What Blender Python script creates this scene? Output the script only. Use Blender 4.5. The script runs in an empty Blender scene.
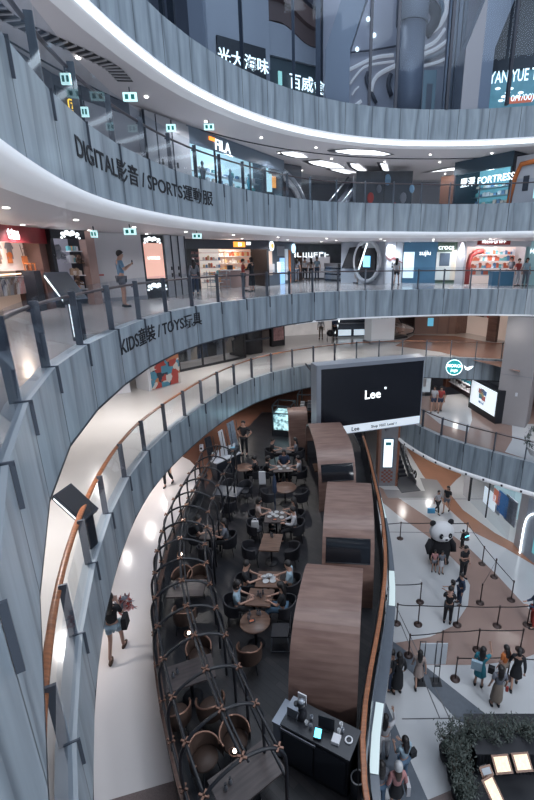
import bpy, bmesh, math, random
from mathutils import Vector, Matrix
random.seed(7)
R=math.radians; PI=math.pi
COL=bpy.context.scene.collection
EYE=13.9; F_PX=440.0; CXP=317.0; PITCH=math.atan(144/440.0)
# floor heights (metres above the ground floor of the atrium)
ZG=0.0; Z1=4.7; Z2=7.93; Z3=12.15; Z4=16.29; Z5=20.6
C3=14.78; C4=19.07; C2=10.84

def W(px,py,z):
    """survey helper: photograph coordinates of a point known to lie at height z -> its place in the building"""
    x=(px-CXP)/F_PX; y=(400-py)/F_PX
    d=(x, math.cos(PITCH)+y*math.sin(PITCH), -math.sin(PITCH)+y*math.cos(PITCH))
    t=(z-EYE)/d[2]
    return Vector((d[0]*t,d[1]*t,z))
def WD(px,py,Y):
    """same for a point known to lie at distance Y ahead"""
    x=(px-CXP)/F_PX; y=(400-py)/F_PX
    d=(x, math.cos(PITCH)+y*math.sin(PITCH), -math.sin(PITCH)+y*math.cos(PITCH))
    t=Y/d[1]
    return Vector((d[0]*t,Y,EYE+d[2]*t))

# ---------------------------------------------------------------- materials
MATS={}
def mat(name,col,rough=.5,metal=0,emit=0,ecol=None,noise=0,nscale=6,bump=0,alpha=None,coat=0,spec=None):
    if name in MATS: return MATS[name]
    m=bpy.data.materials.new(name); m.use_nodes=True; nt=m.node_tree; b=nt.nodes['Principled BSDF']
    c=(*col,1)
    b.inputs['Base Color'].default_value=c; b.inputs['Roughness'].default_value=rough; b.inputs['Metallic'].default_value=metal
    if spec is not None: b.inputs['Specular IOR Level'].default_value=spec
    if coat: b.inputs['Coat Weight'].default_value=coat; b.inputs['Coat Roughness'].default_value=.1
    if emit:
        b.inputs['Emission Color'].default_value=(*(ecol or col),1); b.inputs['Emission Strength'].default_value=emit
    if noise:
        tc=nt.nodes.new('ShaderNodeTexCoord'); n=nt.nodes.new('ShaderNodeTexNoise'); n.inputs['Scale'].default_value=nscale; n.inputs['Detail'].default_value=4
        mx=nt.nodes.new('ShaderNodeMix'); mx.data_type='RGBA'
        mx.inputs['A'].default_value=(*[v*(1-noise) for v in col],1); mx.inputs['B'].default_value=(*[min(1,v*(1+noise)) for v in col],1)
        nt.links.new(tc.outputs['Object'],n.inputs['Vector']); nt.links.new(n.outputs['Fac'],mx.inputs['Factor']); nt.links.new(mx.outputs['Result'],b.inputs['Base Color'])
        if bump:
            bp=nt.nodes.new('ShaderNodeBump'); bp.inputs['Strength'].default_value=bump; nt.links.new(n.outputs['Fac'],bp.inputs['Height']); nt.links.new(bp.outputs['Normal'],b.inputs['Normal'])
    MATS[name]=m; return m
def glass(name,col,refl=.12,tr=.92):
    if name in MATS: return MATS[name]
    m=bpy.data.materials.new(name); m.use_nodes=True; nt=m.node_tree; nt.nodes.clear()
    o=nt.nodes.new('ShaderNodeOutputMaterial'); t=nt.nodes.new('ShaderNodeBsdfTransparent'); g=nt.nodes.new('ShaderNodeBsdfGlossy'); mx=nt.nodes.new('ShaderNodeMixShader')
    f=nt.nodes.new('ShaderNodeFresnel'); f.inputs['IOR'].default_value=1.45
    a=nt.nodes.new('ShaderNodeMath'); a.operation='MULTIPLY_ADD'; a.inputs[1].default_value=.55; a.inputs[2].default_value=refl*.4
    t.inputs['Color'].default_value=(*[c*tr for c in col],1); g.inputs['Roughness'].default_value=.04; g.inputs['Color'].default_value=(.8,.87,.95,1)
    nt.links.new(f.outputs[0],a.inputs[0]); nt.links.new(a.outputs[0],mx.inputs[0]); nt.links.new(t.outputs[0],mx.inputs[1]); nt.links.new(g.outputs[0],mx.inputs[2]); nt.links.new(mx.outputs[0],o.inputs[0])
    MATS[name]=m; return m
def wood(name,c1,c2,scale=3,rough=.45,axis='X',stretch=12):
    if name in MATS: return MATS[name]
    m=bpy.data.materials.new(name); m.use_nodes=True; nt=m.node_tree; b=nt.nodes['Principled BSDF']; b.inputs['Roughness'].default_value=rough
    tc=nt.nodes.new('ShaderNodeTexCoord'); mp=nt.nodes.new('ShaderNodeMapping'); n=nt.nodes.new('ShaderNodeTexNoise'); n.inputs['Scale'].default_value=scale; n.inputs['Detail'].default_value=6
    s=[stretch]*3; s['XYZ'.index(axis)]=1; mp.inputs['Scale'].default_value=s
    cr=nt.nodes.new('ShaderNodeValToRGB'); cr.color_ramp.elements[0].position=.35; cr.color_ramp.elements[1].position=.65
    cr.color_ramp.elements[0].color=(*c1,1); cr.color_ramp.elements[1].color=(*c2,1)
    nt.links.new(tc.outputs['Object'],mp.inputs[0]); nt.links.new(mp.outputs[0],n.inputs['Vector']); nt.links.new(n.outputs['Fac'],cr.inputs[0]); nt.links.new(cr.outputs[0],b.inputs['Base Color'])
    MATS[name]=m; return m
def fascia_mat(name,base,dark,joint=1.42,rough=.34):
    """frosted glass cladding with hanging drape-like veins and a fine joint at every panel"""
    m=bpy.data.materials.new(name); m.use_nodes=True; nt=m.node_tree; N=nt.nodes.new; L=nt.links.new; b=nt.nodes['Principled BSDF']
    b.inputs['Roughness'].default_value=rough; b.inputs['Specular IOR Level'].default_value=.5
    uv=N('ShaderNodeUVMap'); uv.uv_map='uv'; mp=N('ShaderNodeMapping'); mp.inputs['Scale'].default_value=(1,.55,1)
    wv=N('ShaderNodeTexWave'); wv.wave_type='BANDS'; wv.bands_direction='X'; wv.wave_profile='SAW'; wv.inputs['Scale'].default_value=.42; wv.inputs['Distortion'].default_value=4.5; wv.inputs['Detail'].default_value=1.5; wv.inputs['Detail Scale'].default_value=.8
    n=N('ShaderNodeTexNoise'); n.inputs['Scale'].default_value=2.2; n.inputs['Detail'].default_value=3
    mp2=N('ShaderNodeMapping'); mp2.inputs['Scale'].default_value=(2.4,.28,1)
    L(uv.outputs[0],mp.inputs[0]); L(mp.outputs[0],wv.inputs['Vector']); L(uv.outputs[0],mp2.inputs[0]); L(mp2.outputs[0],n.inputs['Vector'])
    cr=N('ShaderNodeValToRGB'); e=cr.color_ramp.elements; e[0].position=0; e[0].color=(*dark,1); e[1].position=.22; e[1].color=(*base,1)
    x=e.new(.8); x.color=(*[v*1.12 for v in base],1); x=e.new(.97); x.color=(*[v*.88 for v in base],1)
    mx=N('ShaderNodeMix'); mx.data_type='RGBA'; mx.blend_type='MULTIPLY'; mx.inputs['Factor'].default_value=.6
    cr2=N('ShaderNodeValToRGB'); cr2.color_ramp.elements[0].position=.3; cr2.color_ramp.elements[0].color=(.60,.62,.66,1); cr2.color_ramp.elements[1].position=.7; cr2.color_ramp.elements[1].color=(1.3,1.3,1.3,1)
    L(wv.outputs['Fac'],cr.inputs[0]); L(n.outputs['Fac'],cr2.inputs[0]); L(cr.outputs[0],mx.inputs['A']); L(cr2.outputs[0],mx.inputs['B'])
    sp=N('ShaderNodeSeparateXYZ'); L(uv.outputs[0],sp.inputs[0]); fm=N('ShaderNodeMath'); fm.operation='FRACT'; dv=N('ShaderNodeMath'); dv.operation='DIVIDE'; dv.inputs[1].default_value=joint
    L(sp.outputs[0],dv.inputs[0]); L(dv.outputs[0],fm.inputs[0]); lt=N('ShaderNodeMath'); lt.operation='LESS_THAN'; lt.inputs[1].default_value=.018; L(fm.outputs[0],lt.inputs[0])
    m3=N('ShaderNodeMix'); m3.data_type='RGBA'; m3.inputs['B'].default_value=(*[v*.45 for v in dark],1); L(lt.outputs[0],m3.inputs['Factor']); L(mx.outputs['Result'],m3.inputs['A']); L(m3.outputs['Result'],b.inputs['Base Color'])
    return m

# ---------------------------------------------------------------- mesh builder
class MB:
    def __init__(s): s.v=[];s.f=[];s.mi=[];s.uv={};s.sm=[]
    def add(s,vs,fs,mi=0,sm=False,M=None):
        o=len(s.v)
        s.v+=[tuple(M@Vector(v)) if M is not None else tuple(v) for v in vs]
        for f in fs: s.f.append(tuple(i+o for i in f)); s.mi.append(mi); s.sm.append(sm)
        return s
    def box(s,c,d,rz=0,mi=0,M=None,taper=1):
        x,y,z=[v/2 for v in d]; vs=[]
        cr,sr=math.cos(rz),math.sin(rz)
        for dz in(-z,z):
            k=taper if dz>0 else 1
            for a,b in((-x,-y),(x,-y),(x,y),(-x,y)):
                a*=k;b*=k; vs.append((c[0]+a*cr-b*sr,c[1]+a*sr+b*cr,c[2]+dz))
        return s.add(vs,[(3,2,1,0),(4,5,6,7),(0,1,5,4),(1,2,6,5),(2,3,7,6),(3,0,4,7)],mi,False,M)
    def bb(s,x0,x1,y0,y1,z0,z1,mi=0,M=None): return s.box(((x0+x1)/2,(y0+y1)/2,(z0+z1)/2),(abs(x1-x0),abs(y1-y0),abs(z1-z0)),0,mi,M)
    def quad(s,a,b,c,d,mi=0): return s.add([a,b,c,d],[(0,1,2,3)],mi)
    def prism(s,poly,z0,z1,mi=0,M=None):
        n=len(poly); vs=[(p[0],p[1],z0) for p in poly]+[(p[0],p[1],z1) for p in poly]
        fs=[tuple(range(n-1,-1,-1)),tuple(range(n,2*n))]+[(i,(i+1)%n,n+(i+1)%n,n+i) for i in range(n)]
        return s.add(vs,fs,mi,False,M)
    def tube(s,pts,r,n=8,mi=0,M=None,closed=False,ry=None):
        pts=[Vector(p) for p in pts]; N=len(pts); vs=[];rr=r if isinstance(r,(list,tuple)) else [r]*N
        up=Vector((0,0,1)); pu=None
        for i,p in enumerate(pts):
            if closed: t=pts[(i+1)%N]-pts[i-1]
            else: t=pts[min(i+1,N-1)]-pts[max(i-1,0)]
            t=t.normalized() if t.length>1e-9 else Vector((0,0,1))
            if pu is None:
                u=t.cross(up); u=u.normalized() if u.length>.05 else t.cross(Vector((1,0,0))).normalized()
            else:
                u=pu-t*pu.dot(t); u=u.normalized() if u.length>1e-6 else pu
            w=u.cross(t); pu=u
            for k in range(n):
                a=2*PI*k/n; vs.append(p+u*math.cos(a)*rr[i]+w*math.sin(a)*(ry if ry else rr[i]))
        fs=[]
        for i in range(N if closed else N-1):
            for k in range(n):
                j=(i+1)%N; fs.append((i*n+k,i*n+(k+1)%n,j*n+(k+1)%n,j*n+k))
        if not closed: fs+=[tuple(range(n-1,-1,-1)),tuple((N-1)*n+k for k in range(n))]
        return s.add(vs,fs,mi,True,M)
    def cyl(s,c,r,h,n=16,mi=0,r2=None,M=None):
        r2=r if r2 is None else r2
        return s.lathe([(r,0),(r2,h)],c,n,mi,M)
    def lathe(s,prof,c=(0,0,0),n=16,mi=0,M=None,cap=True,sx=1,sy=1):
        vs=[]; 
        for r,z in prof:
            for k in range(n): a=2*PI*k/n; vs.append((c[0]+r*sx*math.cos(a),c[1]+r*sy*math.sin(a),c[2]+z))
        fs=[(i*n+k,i*n+(k+1)%n,(i+1)*n+(k+1)%n,(i+1)*n+k) for i in range(len(prof)-1) for k in range(n)]
        s.add(vs,fs,mi,len(prof)>2 or n>10,M)
        if cap:
            o=len(s.v)-len(vs)
            if prof[0][0]>1e-4: s.f.append(tuple(o+k for k in range(n-1,-1,-1))); s.mi.append(mi); s.sm.append(False)
            if prof[-1][0]>1e-4: s.f.append(tuple(o+(len(prof)-1)*n+k for k in range(n))); s.mi.append(mi); s.sm.append(False)
        return s
    def ball(s,c,r,n=10,m=6,mi=0,sc=(1,1,1),M=None):
        vs=[];fs=[]
        for i in range(m+1):
            t=PI*i/m
            for k in range(n):
                a=2*PI*k/n; vs.append((c[0]+r*sc[0]*math.sin(t)*math.cos(a),c[1]+r*sc[1]*math.sin(t)*math.sin(a),c[2]+r*sc[2]*math.cos(t)))
        fs=[(i*n+k,(i+1)*n+k,(i+1)*n+(k+1)%n,i*n+(k+1)%n) for i in range(m) for k in range(n)]
        return s.add(vs,fs,mi,True,M)
    def strip(s,A,B,mi=0,sm=True):
        n=len(A); return s.add(list(A)+list(B),[(i,i+1,n+i+1,n+i) for i in range(n-1)],mi,sm)
    def build(s,name,m,parent=None,loc=None):
        me=bpy.data.meshes.new(name); me.from_pydata(s.v,[],s.f)
        for x in (m if isinstance(m,(list,tuple)) else [m]): me.materials.append(x)
        me.polygons.foreach_set('material_index',s.mi); me.polygons.foreach_set('use_smooth',s.sm); me.update()
        o=bpy.data.objects.new(name,me); COL.objects.link(o)
        if parent is not None: o.parent=parent
        if loc is not None: o.location=loc
        return o
def tag(o,label,cat=None,group=None):
    o['label']=label
    if cat: o['category']=cat
    if group: o['group']=group
    return o
def thing(name,label,cat,loc=(0,0,0),rz=0,group=None):
    o=bpy.data.objects.new(name,None); COL.objects.link(o); o.location=loc; o.rotation_euler=(0,0,rz); o.empty_display_size=.2
    return tag(o,label,cat,group)
def struct(o,label=None):
    o['kind']='structure'
    if label: o['label']=label
    return o
KIDS={}
def copy_tree(o,loc=None,rz=None,label=None,group=None,par=None,kids=None):
    c=o.copy(); COL.objects.link(c)
    if par is not None: c.parent=par
    for ch in (kids or KIDMAP(o)): copy_tree(ch,par=c)
    if loc is not None: c.location=loc
    if rz is not None: c.rotation_euler=(0,0,rz)
    if label: c['label']=label
    if group: c['group']=group
    return c
def KIDMAP(o): return [x for x in o.children]
TXT={}
def text_mesh(s,size,ext=.01,bold=0.0):
    """lettering as mesh, centred on x, baseline z=0, standing in the xz plane facing -y"""
    k=(s,size,ext,bold)
    if k in TXT: return TXT[k]
    cu=bpy.data.curves.new('lettering','FONT'); cu.body=s; cu.size=size; cu.extrude=ext; cu.align_x='CENTER'; cu.offset=bold; cu.resolution_u=3
    o=bpy.data.objects.new('lettering',cu); COL.objects.link(o); bpy.context.view_layer.update()
    dg=bpy.context.evaluated_depsgraph_get(); me=bpy.data.meshes.new_from_object(o.evaluated_get(dg)); bpy.data.objects.remove(o)
    vs=[(v.co.x,-v.co.z,v.co.y) for v in me.vertices]; fs=[tuple(p.vertices) for p in me.polygons]
    TXT[k]=(vs,fs); return TXT[k]
def letters(s,size,m,parent,loc,rz=0,name='lettering',bold=0.0,sx=1,ext=.01,tilt=0):
    vs,fs=text_mesh(s,size,ext,bold); b=MB(); b.add([(v[0]*sx,v[1],v[2]) for v in vs],fs)
    o=b.build(name,m,parent); o.location=loc; o.rotation_euler=(tilt,0,rz); return o

def glyphs(n,h,w,m,parent,loc,name='lettering'):
    """small stroke clusters for signs too small to be read"""
    rnd=random.Random(n*7+int(h*100)); cw=w/n
    b=MB()
    for i in range(n):
        x=-w/2+cw*i
        b.bb(x,x+cw*.16,-.01,.01,0,h)
        for k in range(rnd.choice((1,2,3))): z=rnd.choice((0,.42,.84))*h; b.bb(x+cw*.16,x+cw*.72,-.01,.01,z,z+h*.16)
        if rnd.random()<.5: b.bb(x+cw*.56,x+cw*.72,-.01,.01,0,h)
    o=b.build(name,m,parent); o.location=loc; return o
# ---------------------------------------------------------------- plan curves of the balconies
def catmull(P,step):
    P=[Vector(p) for p in P]; out=[]
    for i in range(len(P)-1):
        a=P[max(i-1,0)];b=P[i];c=P[i+1];d=P[min(i+2,len(P)-1)]
        for k in range(8):
            t=k/8; out.append(.5*((2*b)+(c-a)*t+(2*a-5*b+4*c-d)*t*t+(3*b-a-3*c+d)*t**3))
    out.append(P[-1]); return resample(out,step)
def resample(Q,step,phase=0.0):
    out=[];acc=-phase
    out.append(Q[0]); need=step-phase if phase else step; 
    for a,b in zip(Q[:-1],Q[1:]):
        L=(b-a).length; pos=0
        while L-pos>=need:
            pos+=need; out.append(a+(b-a)*(pos/L)); need=step
        need-=L-pos
    return out
L5c=[(0,-2.5),(-2.2,.5),(-3.8,4),(-4.8,7.5),(-5.2,10.4),(-5.21,11.86),(-5.06,13.36),(-4.84,14.86),(-4.51,16.33),(-4.02,17.76),(-3.37,19.12),(-2.57,20.4),(-1.63,21.58),(-0.53,22.62),(0.71,23.48),(2.06,24.16),(3.5,24.62),(4.99,24.83),(6.5,24.87),(8.01,24.76),(9.49,24.47),(10.95,24.09),(13,23.3),(15.5,22),(18,19.5)]
L4c=[(1,-3.2),(-.3,-1.2),(-1.4,.8),(-2.4,2.8),(-3.29,4.99),(-3.75,6.39),(-4.15,7.81),(-4.46,9.25),(-4.64,10.71),(-4.68,12.18),(-4.57,13.65),(-4.35,15.1),(-3.98,16.53),(-3.44,17.9),(-2.79,19.22),(-2.04,20.49),(-1.17,21.68),(-0.14,22.73),(1.12,23.46),(2.56,23.76),(4.02,23.97),(5.48,24.2),(6.94,24.3),(8.41,24.15),(9.82,23.73),(11.2,23.22),(13.2,22.3),(15.5,20.8),(17.5,18.5)]
L3c=[(1.2,-2.6),(.3,-1.2),(-.5,.1),(-1.45,1.55),(-2.26,2.8),(-3.0,4.1),(-3.64,5.46),(-4.13,6.87),(-4.45,8.33),(-4.63,9.81),(-4.72,11.3),(-4.66,12.8),(-4.44,14.28),(-4.02,15.71),(-3.36,17.05),(-2.56,18.31),(-1.72,19.55),(-0.77,20.71),(0.34,21.7),(1.68,22.36),(3.12,22.74),(4.56,23.14),(6.01,23.53),(7.48,23.8),(8.97,23.83),(10.46,23.66),(11.93,23.39),(13.9,22.5),(16,21),(18,18.5)]
L2c=[(.6,-2.4),(-.5,-.6),(-1.4,.9),(-2.22,2.47),(-2.94,3.74),(-3.58,5.05),(-4.12,6.4),(-4.57,7.79),(-4.93,9.2),(-5.19,10.63),(-5.33,12.08),(-5.3,13.54),(-5.13,14.99),(-4.88,16.42),(-4.57,17.85),(-4.16,19.25),(-3.63,20.61),(-2.92,21.88),(-1.99,23.0),(-0.89,23.95),(0.29,24.8),(1.56,25.52),(2.91,26.07),(4.33,26.4),(5.78,26.47),(7.24,26.38),(8.68,26.17),(10.1,25.83),(11.5,25.41),(14,24.4),(17,22.6)]
L1c=[(4.4,28.5),(4.7,26.6),(4.99,25.07),(5.4,23.75),(5.95,22.6),(6.63,21.5),(7.5,20.55),(8.46,19.7),(9.45,18.85),(10.5,18.06),(12.3,16.8),(14.5,15)]
def offset(P,o):
    out=[]
    for i,p in enumerate(P):
        a=P[max(i-1,0)];b=P[min(i+1,len(P)-1)]; t=(b-a).normalized(); out.append(p+Vector((-t.y,t.x))*o)
    return out
PAN=1.42
V2=lambda L:[Vector(p) for p in L]
def panels(P):
    # panels are a little wider on the long left flank than at the far end
    Q=catmull(P,.05); out=[Q[0]]; acc=0
    for a,b in zip(Q[:-1],Q[1:]):
        acc+=(b-a).length; k=min(1,max(0,(b.y-11)/7)) if b.x<0 else 1
        if acc>=1.80*(1-k)+1.42*k: out.append(b); acc=0
    return out
RING={k:panels(V2(v)) for k,v in dict(L5=L5c,L4=L4c,L3=L3c,L2=L2c,L1=L1c).items()}
def sweep(name,P,prof,m,uv=True,parent=None,sm=False,loc=None,mi=None):
    """run a profile [(offset,z)...] along plan curve P"""
    rows=[[(q.x,q.y,z) for q in offset(P,s)] for s,z in prof]
    b=MB(); n=len(P)
    vs=[v for r in rows for v in r]; fs=[];
    for j in range(len(prof)-1):
        for i in range(n-1): fs.append((j*n+i,j*n+i+1,(j+1)*n+i+1,(j+1)*n+i))
    b.add(vs,fs,0,sm)
    if mi: b.mi=[mi[k//(n-1)] for k in range(len(fs))]
    o=b.build(name,m,parent,loc)
    if uv:
        me=o.data; ul=me.uv_layers.new(name='uv'); 
        acc=[0]
        for i in range(n-1): acc.append(acc[-1]+(PAN if uv=='panel' else (P[i+1]-P[i]).length))
        h=[0]
        for j in range(len(prof)-1): h.append(h[-1]+math.hypot(prof[j+1][0]-prof[j][0],prof[j+1][1]-prof[j][1]))
        for p in me.polygons:
            for li in p.loop_indices:
                vi=me.loops[li].vertex_index; ul.data[li].uv=(acc[vi%n],h[vi//n])
    return o

# shared materials
m_fascia=fascia_mat('fascia_glass',(.225,.27,.31),(.12,.15,.18))
m_ledge=mat('ledge_grey',(.33,.37,.41),.5)
m_white=mat('ceiling_white',(.66,.63,.65),.55)
m_lip=mat('lip_white_glow',(.72,.73,.76),.4,emit=.13,ecol=(.85,.88,.95))  # faint emission stands in for light the lamps do not bring to the lip
m_led=mat('led_strip',(.9,.95,1),.5,emit=1.9,ecol=(.85,.95,1))
m_dark=mat('dark_metal',(.045,.05,.065),.4,.6)
m_post=mat('post_grey',(.105,.12,.15),.45,.5)
m_rail=wood('handrail_wood',(.20,.075,.035),(.33,.13,.06),2,.35)
m_raild=mat('handrail_brown',(.09,.06,.06),.4,.2)
m_bglass=glass('balustrade_glass',(.90,.94,.97),.06)
m_black=mat('black',(.012,.013,.018),.45)
m_wht=mat('white_paint',(.55,.56,.6),.5)
# ================================================================ CAMERA
cam=bpy.data.cameras.new('camera'); co=bpy.data.objects.new('camera',cam); COL.objects.link(co)
co.location=(0,0,EYE); co.rotation_euler=(PI/2-PITCH,0,0)
cam.sensor_fit='VERTICAL'; cam.sensor_height=36; cam.lens=F_PX/800*36; cam.shift_x=-(CXP-267)/800; cam.clip_start=.05; cam.clip_end=200
bpy.context.scene.camera=co
# ================================================================ BALCONIES
def floor_ring(P,z,thick,width,name,m,mc,soff=.45,zc=None):
    out=offset(catmull(P,1.4),0)
LVL=dict(L4=(Z4,15.09),L3=(Z3,10.95),L2=(Z2,6.73))
m_tile=mat('floor_tile_grey',(.34,.335,.345),.18,noise=.06,nscale=1.5)
m_tileb=mat('floor_tile_brown',(.30,.22,.19),.25,noise=.15,nscale=1)
LAB={'L5':'fifth','L4':'fourth','L3':'third','L2':'second'}
def balcony(k,zf,zb,lip,width,mfloor,led=False,handmat=None,zc=None):
    P=RING[k]
    struct(sweep('trim_'+k[1],P,[(0,zb),(0,zf+.11)],m_fascia,uv='panel'),'curved band of frosted blue-grey glass panels')
    struct(sweep('trim_'+k[1],P,[(0,zf+.11),(.24,zf+.11),(.24,zf)],m_ledge,uv=False),'grey ledge on top of the curved band')
    if lip>0:
        S=catmull([Vector(p) for p in P],.35)
        q=min(1,lip/.3) if lip>.2 else .12
        pr=[(0,zb),(-.05*q,zb-.02),(-.10*q,zb-lip*.35),(-.06*q,zb-lip*.7),(.12*q,zb-lip*.95),(.5,zb-lip)]
        if k=='L3':
            q0=[i for i,v in enumerate(S) if v.x>-1.0 and v.y>15][0]; q1=[i for i,v in enumerate(P) if v.x>-1.0 and v.y>15][0]; struct(sweep('trim_'+k[1],P[:q1+2],[(0,zb),(0,zb-.05),(.3,zb-lip)],m_dark,uv=False),'dark lower edge of the curved band'); S=S[q0:]
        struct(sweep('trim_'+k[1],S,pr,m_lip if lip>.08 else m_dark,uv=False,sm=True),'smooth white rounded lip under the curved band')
        if led: struct(sweep('trim_'+k[1],S,[(-.120,zb-lip*.42),(-.125,zb-lip*.58),(-.10,zb-lip*.76),(-.02,zb-lip*.84)],m_led,uv=False,sm=True),'glowing white light strip along the rounded lip')
    zc=zc or zb-lip
    struct(sweep('ceiling',P,[(.5 if lip>0 else 0.0,zc),(2.2,zc),(width*.5,zc),(width,zc)],m_white,uv=False),'white suspended ceiling under the balcony')
    if mfloor: struct(sweep('floor',P,[(.24,zf),(2,zf),(width*.5,zf),(width,zf)],mfloor,uv=False),'polished walkway floor')
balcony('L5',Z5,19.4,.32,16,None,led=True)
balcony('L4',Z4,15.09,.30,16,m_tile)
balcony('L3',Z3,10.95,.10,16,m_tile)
m_tile2=mat('floor_tile_light',(.60,.585,.575),.15,noise=.05,nscale=1)
balcony('L2',Z2,6.73,.06,15,m_tile2)
m_pane_bar=m_dark
def balustrade(k,zf,hm,i0=0,i1=None,label='',top=1.2,P=None):
    P=P or RING[k]; i1=i1 or len(P)-1; P=P[i0:i1+1]
    base=P[len(P)//2]; T=thing('glass_balustrade',label,'railing',(base.x,base.y,zf))
    def loc(p): return (p.x-base.x,p.y-base.y)
    g=offset(P,.05); h=offset(P,.21); a=offset(P,.03); b2=offset(P,.19); c=offset(P,-.03)
    tb=MB(); tb.tube([(*loc(p),1.03) for p in catmull(h,.4)],.058 if k=='L2' else .045,8,ry=.03); tb.build('handrail',hm,T)
    for i in range(len(P)-1):
        p,q=loc(g[i]),loc(g[i+1]); d=Vector((q[0]-p[0],q[1]-p[1])).normalized()*.015
        MB().quad((p[0]+d.x,p[1]+d.y,.11),(q[0]-d.x,q[1]-d.y,.11),(q[0]-d.x,q[1]-d.y,top),(p[0]+d.x,p[1]+d.y,top)).build('glass_pane',m_bglass,T)
    for i in range(len(P)):
        A,B,Cc,H=loc(a[i]),loc(b2[i]),loc(c[i]),loc(h[i]); ang=math.atan2(B[1]-A[1],B[0]-A[0]); w=math.hypot(B[0]-A[0],B[1]-A[1])
        m=MB(); M=Matrix.Translation((A[0],A[1],0))@Matrix.Rotation(ang,4,'Z')
        m.bb(.035,w,-.02,.02,.11,1.12,0,M); m.bb(-.075,-.035,-.012,.012,-.32,.11,0,M); m.bb(-.075,.04,-.012,.012,.09,.13,0,M)
        m.bb(w-.03,w+.05,-.012,.012,.96,.99,0,M); m.build('post',m_post,T)
    return T
balustrade('L4',Z4,m_raild,2,None,'upper glass balustrade above the band lettered DIGITAL and SPORTS')
balustrade('L3',Z3,m_raild,1,None,'glass balustrade above the band lettered KIDS and TOYS')
balustrade('L2',Z2,m_rail,1,None,'glass balustrade with orange wooden handrail sweeping over the white path')
# ================================================================ LIGHT
def area(loc,size,power,col=(.85,.92,1),rot=(0,0,0),sy=None):
    l=bpy.data.lights.new('area_light','AREA'); l.energy=power; l.color=col; l.shape='RECTANGLE'; l.size=size; l.size_y=sy or size
    o=bpy.data.objects.new('area_light',l); COL.objects.link(o); o.location=loc; o.rotation_euler=rot; return o

w=bpy.data.worlds.new('world'); bpy.context.scene.world=w; w.use_nodes=True; w.node_tree.nodes['Background'].inputs[0].default_value=(.36,.45,.62,1); w.node_tree.nodes['Background'].inputs[1].default_value=.36
def lamp(loc,power,col=(.92,.95,1),r=.08):
    l=bpy.data.lights.new('point_light','POINT'); l.energy=power; l.color=col; l.shadow_soft_size=r
    o=bpy.data.objects.new('point_light',l); COL.objects.link(o); o.location=loc; return o
area((5,12,30),16,3200,(.82,.9,1))
bpy.context.scene.view_settings.view_transform='Standard'; bpy.context.scene.view_settings.exposure=.12
bpy.context.scene.render.film_transparent=False
# ================================================================ FLOORS OF THE LOWER LEVELS
m_gtile=mat('ground_tile_pale',(.46,.47,.49),.16,noise=.07,nscale=.8)
m_tan=mat('ground_tile_tan',(.27,.185,.16),.2,noise=.1,nscale=1.2)
m_orange=mat('ground_tile_terracotta',(.30,.155,.105),.2,noise=.12,nscale=1.2)
m_strip=mat('ground_tile_slate',(.10,.115,.14),.2,noise=.15,nscale=6)
m_joint=mat('floor_joint',(.09,.09,.10),.6)
m_path=mat('path_white',(.66,.63,.63),.2,noise=.05,nscale=.6)
m_l1=mat('hall_floor_brown',(.17,.085,.062),.22,noise=.25,nscale=1.5)
m_speck=mat('floor_speckled_brown',(.16,.12,.115),.5,noise=.5,nscale=40)
def herring(name,c1,c2):
    m=bpy.data.materials.new(name); m.use_nodes=True; nt=m.node_tree; b=nt.nodes['Principled BSDF']; b.inputs['Roughness'].default_value=.42; N=nt.nodes.new; L=nt.links.new
    tc=N('ShaderNodeTexCoord'); mp=N('ShaderNodeMapping'); mp.inputs['Rotation'].default_value=(0,0,R(40)); br=N('ShaderNodeTexBrick'); br.inputs['Scale'].default_value=1.6; br.inputs['Color1'].default_value=(*c1,1); br.inputs['Color2'].default_value=(*c2,1); br.inputs['Mortar'].default_value=(*[v*.5 for v in c1],1); br.inputs['Mortar Size'].default_value=.008; br.inputs['Brick Width'].default_value=1.1; br.inputs['Row Height'].default_value=.22
    L(tc.outputs['Object'],mp.inputs[0]); L(mp.outputs[0],br.inputs['Vector']); L(br.outputs['Color'],b.inputs['Base Color']); return m
m_herr=herring('cafe_floor_dark',(.011,.012,.016),(.026,.023,.027))
def flat(poly,z,m,name='floor',label=None,th=.0):
    b=MB(); pts=[(p[0],p[1],z) for p in poly]; me=bmesh.new(); vs=[me.verts.new(p) for p in pts]
    from mathutils.geometry import tessellate_polygon
    for t in tessellate_polygon([[Vector(p) for p in pts]]):
        a,b_,c=[pts[i] for i in t]; ar=(b_[0]-a[0])*(c[1]-a[1])-(b_[1]-a[1])*(c[0]-a[0])
        if abs(ar)<1e-7: continue
        t=t if ar>0 else t[::-1]
        try: me.faces.new([vs[i] for i in t])
        except ValueError: pass
    me.normal_update()
    M=bpy.data.meshes.new(name); me.to_mesh(M); me.free(); M.materials.append(m); o=bpy.data.objects.new(name,M); COL.objects.link(o)
    return struct(o,label)
def px(poly,z): return [W(a,b,z)[:2] for a,b in poly]
flat([(-22,-8),(30,-8),(30,50),(-22,50)],0,m_gtile,label='pale polished floor of the lowest hall')
sm=lambda P,st=.5:[tuple(p) for p in catmull([Vector(q) for q in P],st)]
flat(px([(380,487),(400,499),(430,519),(450,533),(470,549),(497,575),(520,600),(550,630),(550,648),(520,660),(480,665),(430,665),(412,664),(372,636),(395,643),(430,637),(455,625),(468,605),(470,585),(460,566),(440,546),(426,535),(400,517),(370,492)],0),.004,m_tan,label='curving tan band in the pale floor')
flat(px([(405,440),(407.5,450),(422.6,475),(447.7,508),(475,533),(505,548),(550,575),(560,572),(518,545.5),(495,533),(463,510),(451,495),(450,486.6),(456,480),(461,476),(462,462),(440,445)],0),.004,m_orange,label='terracotta path curving through the pale floor')
flat(px([(380,632),(402,648),(440,678),(488,716),(530,750),(500,745),(457,720),(423,683),(380,645)],0),.008,m_strip,label='dark slate strip running diagonally over the floor')
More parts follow.
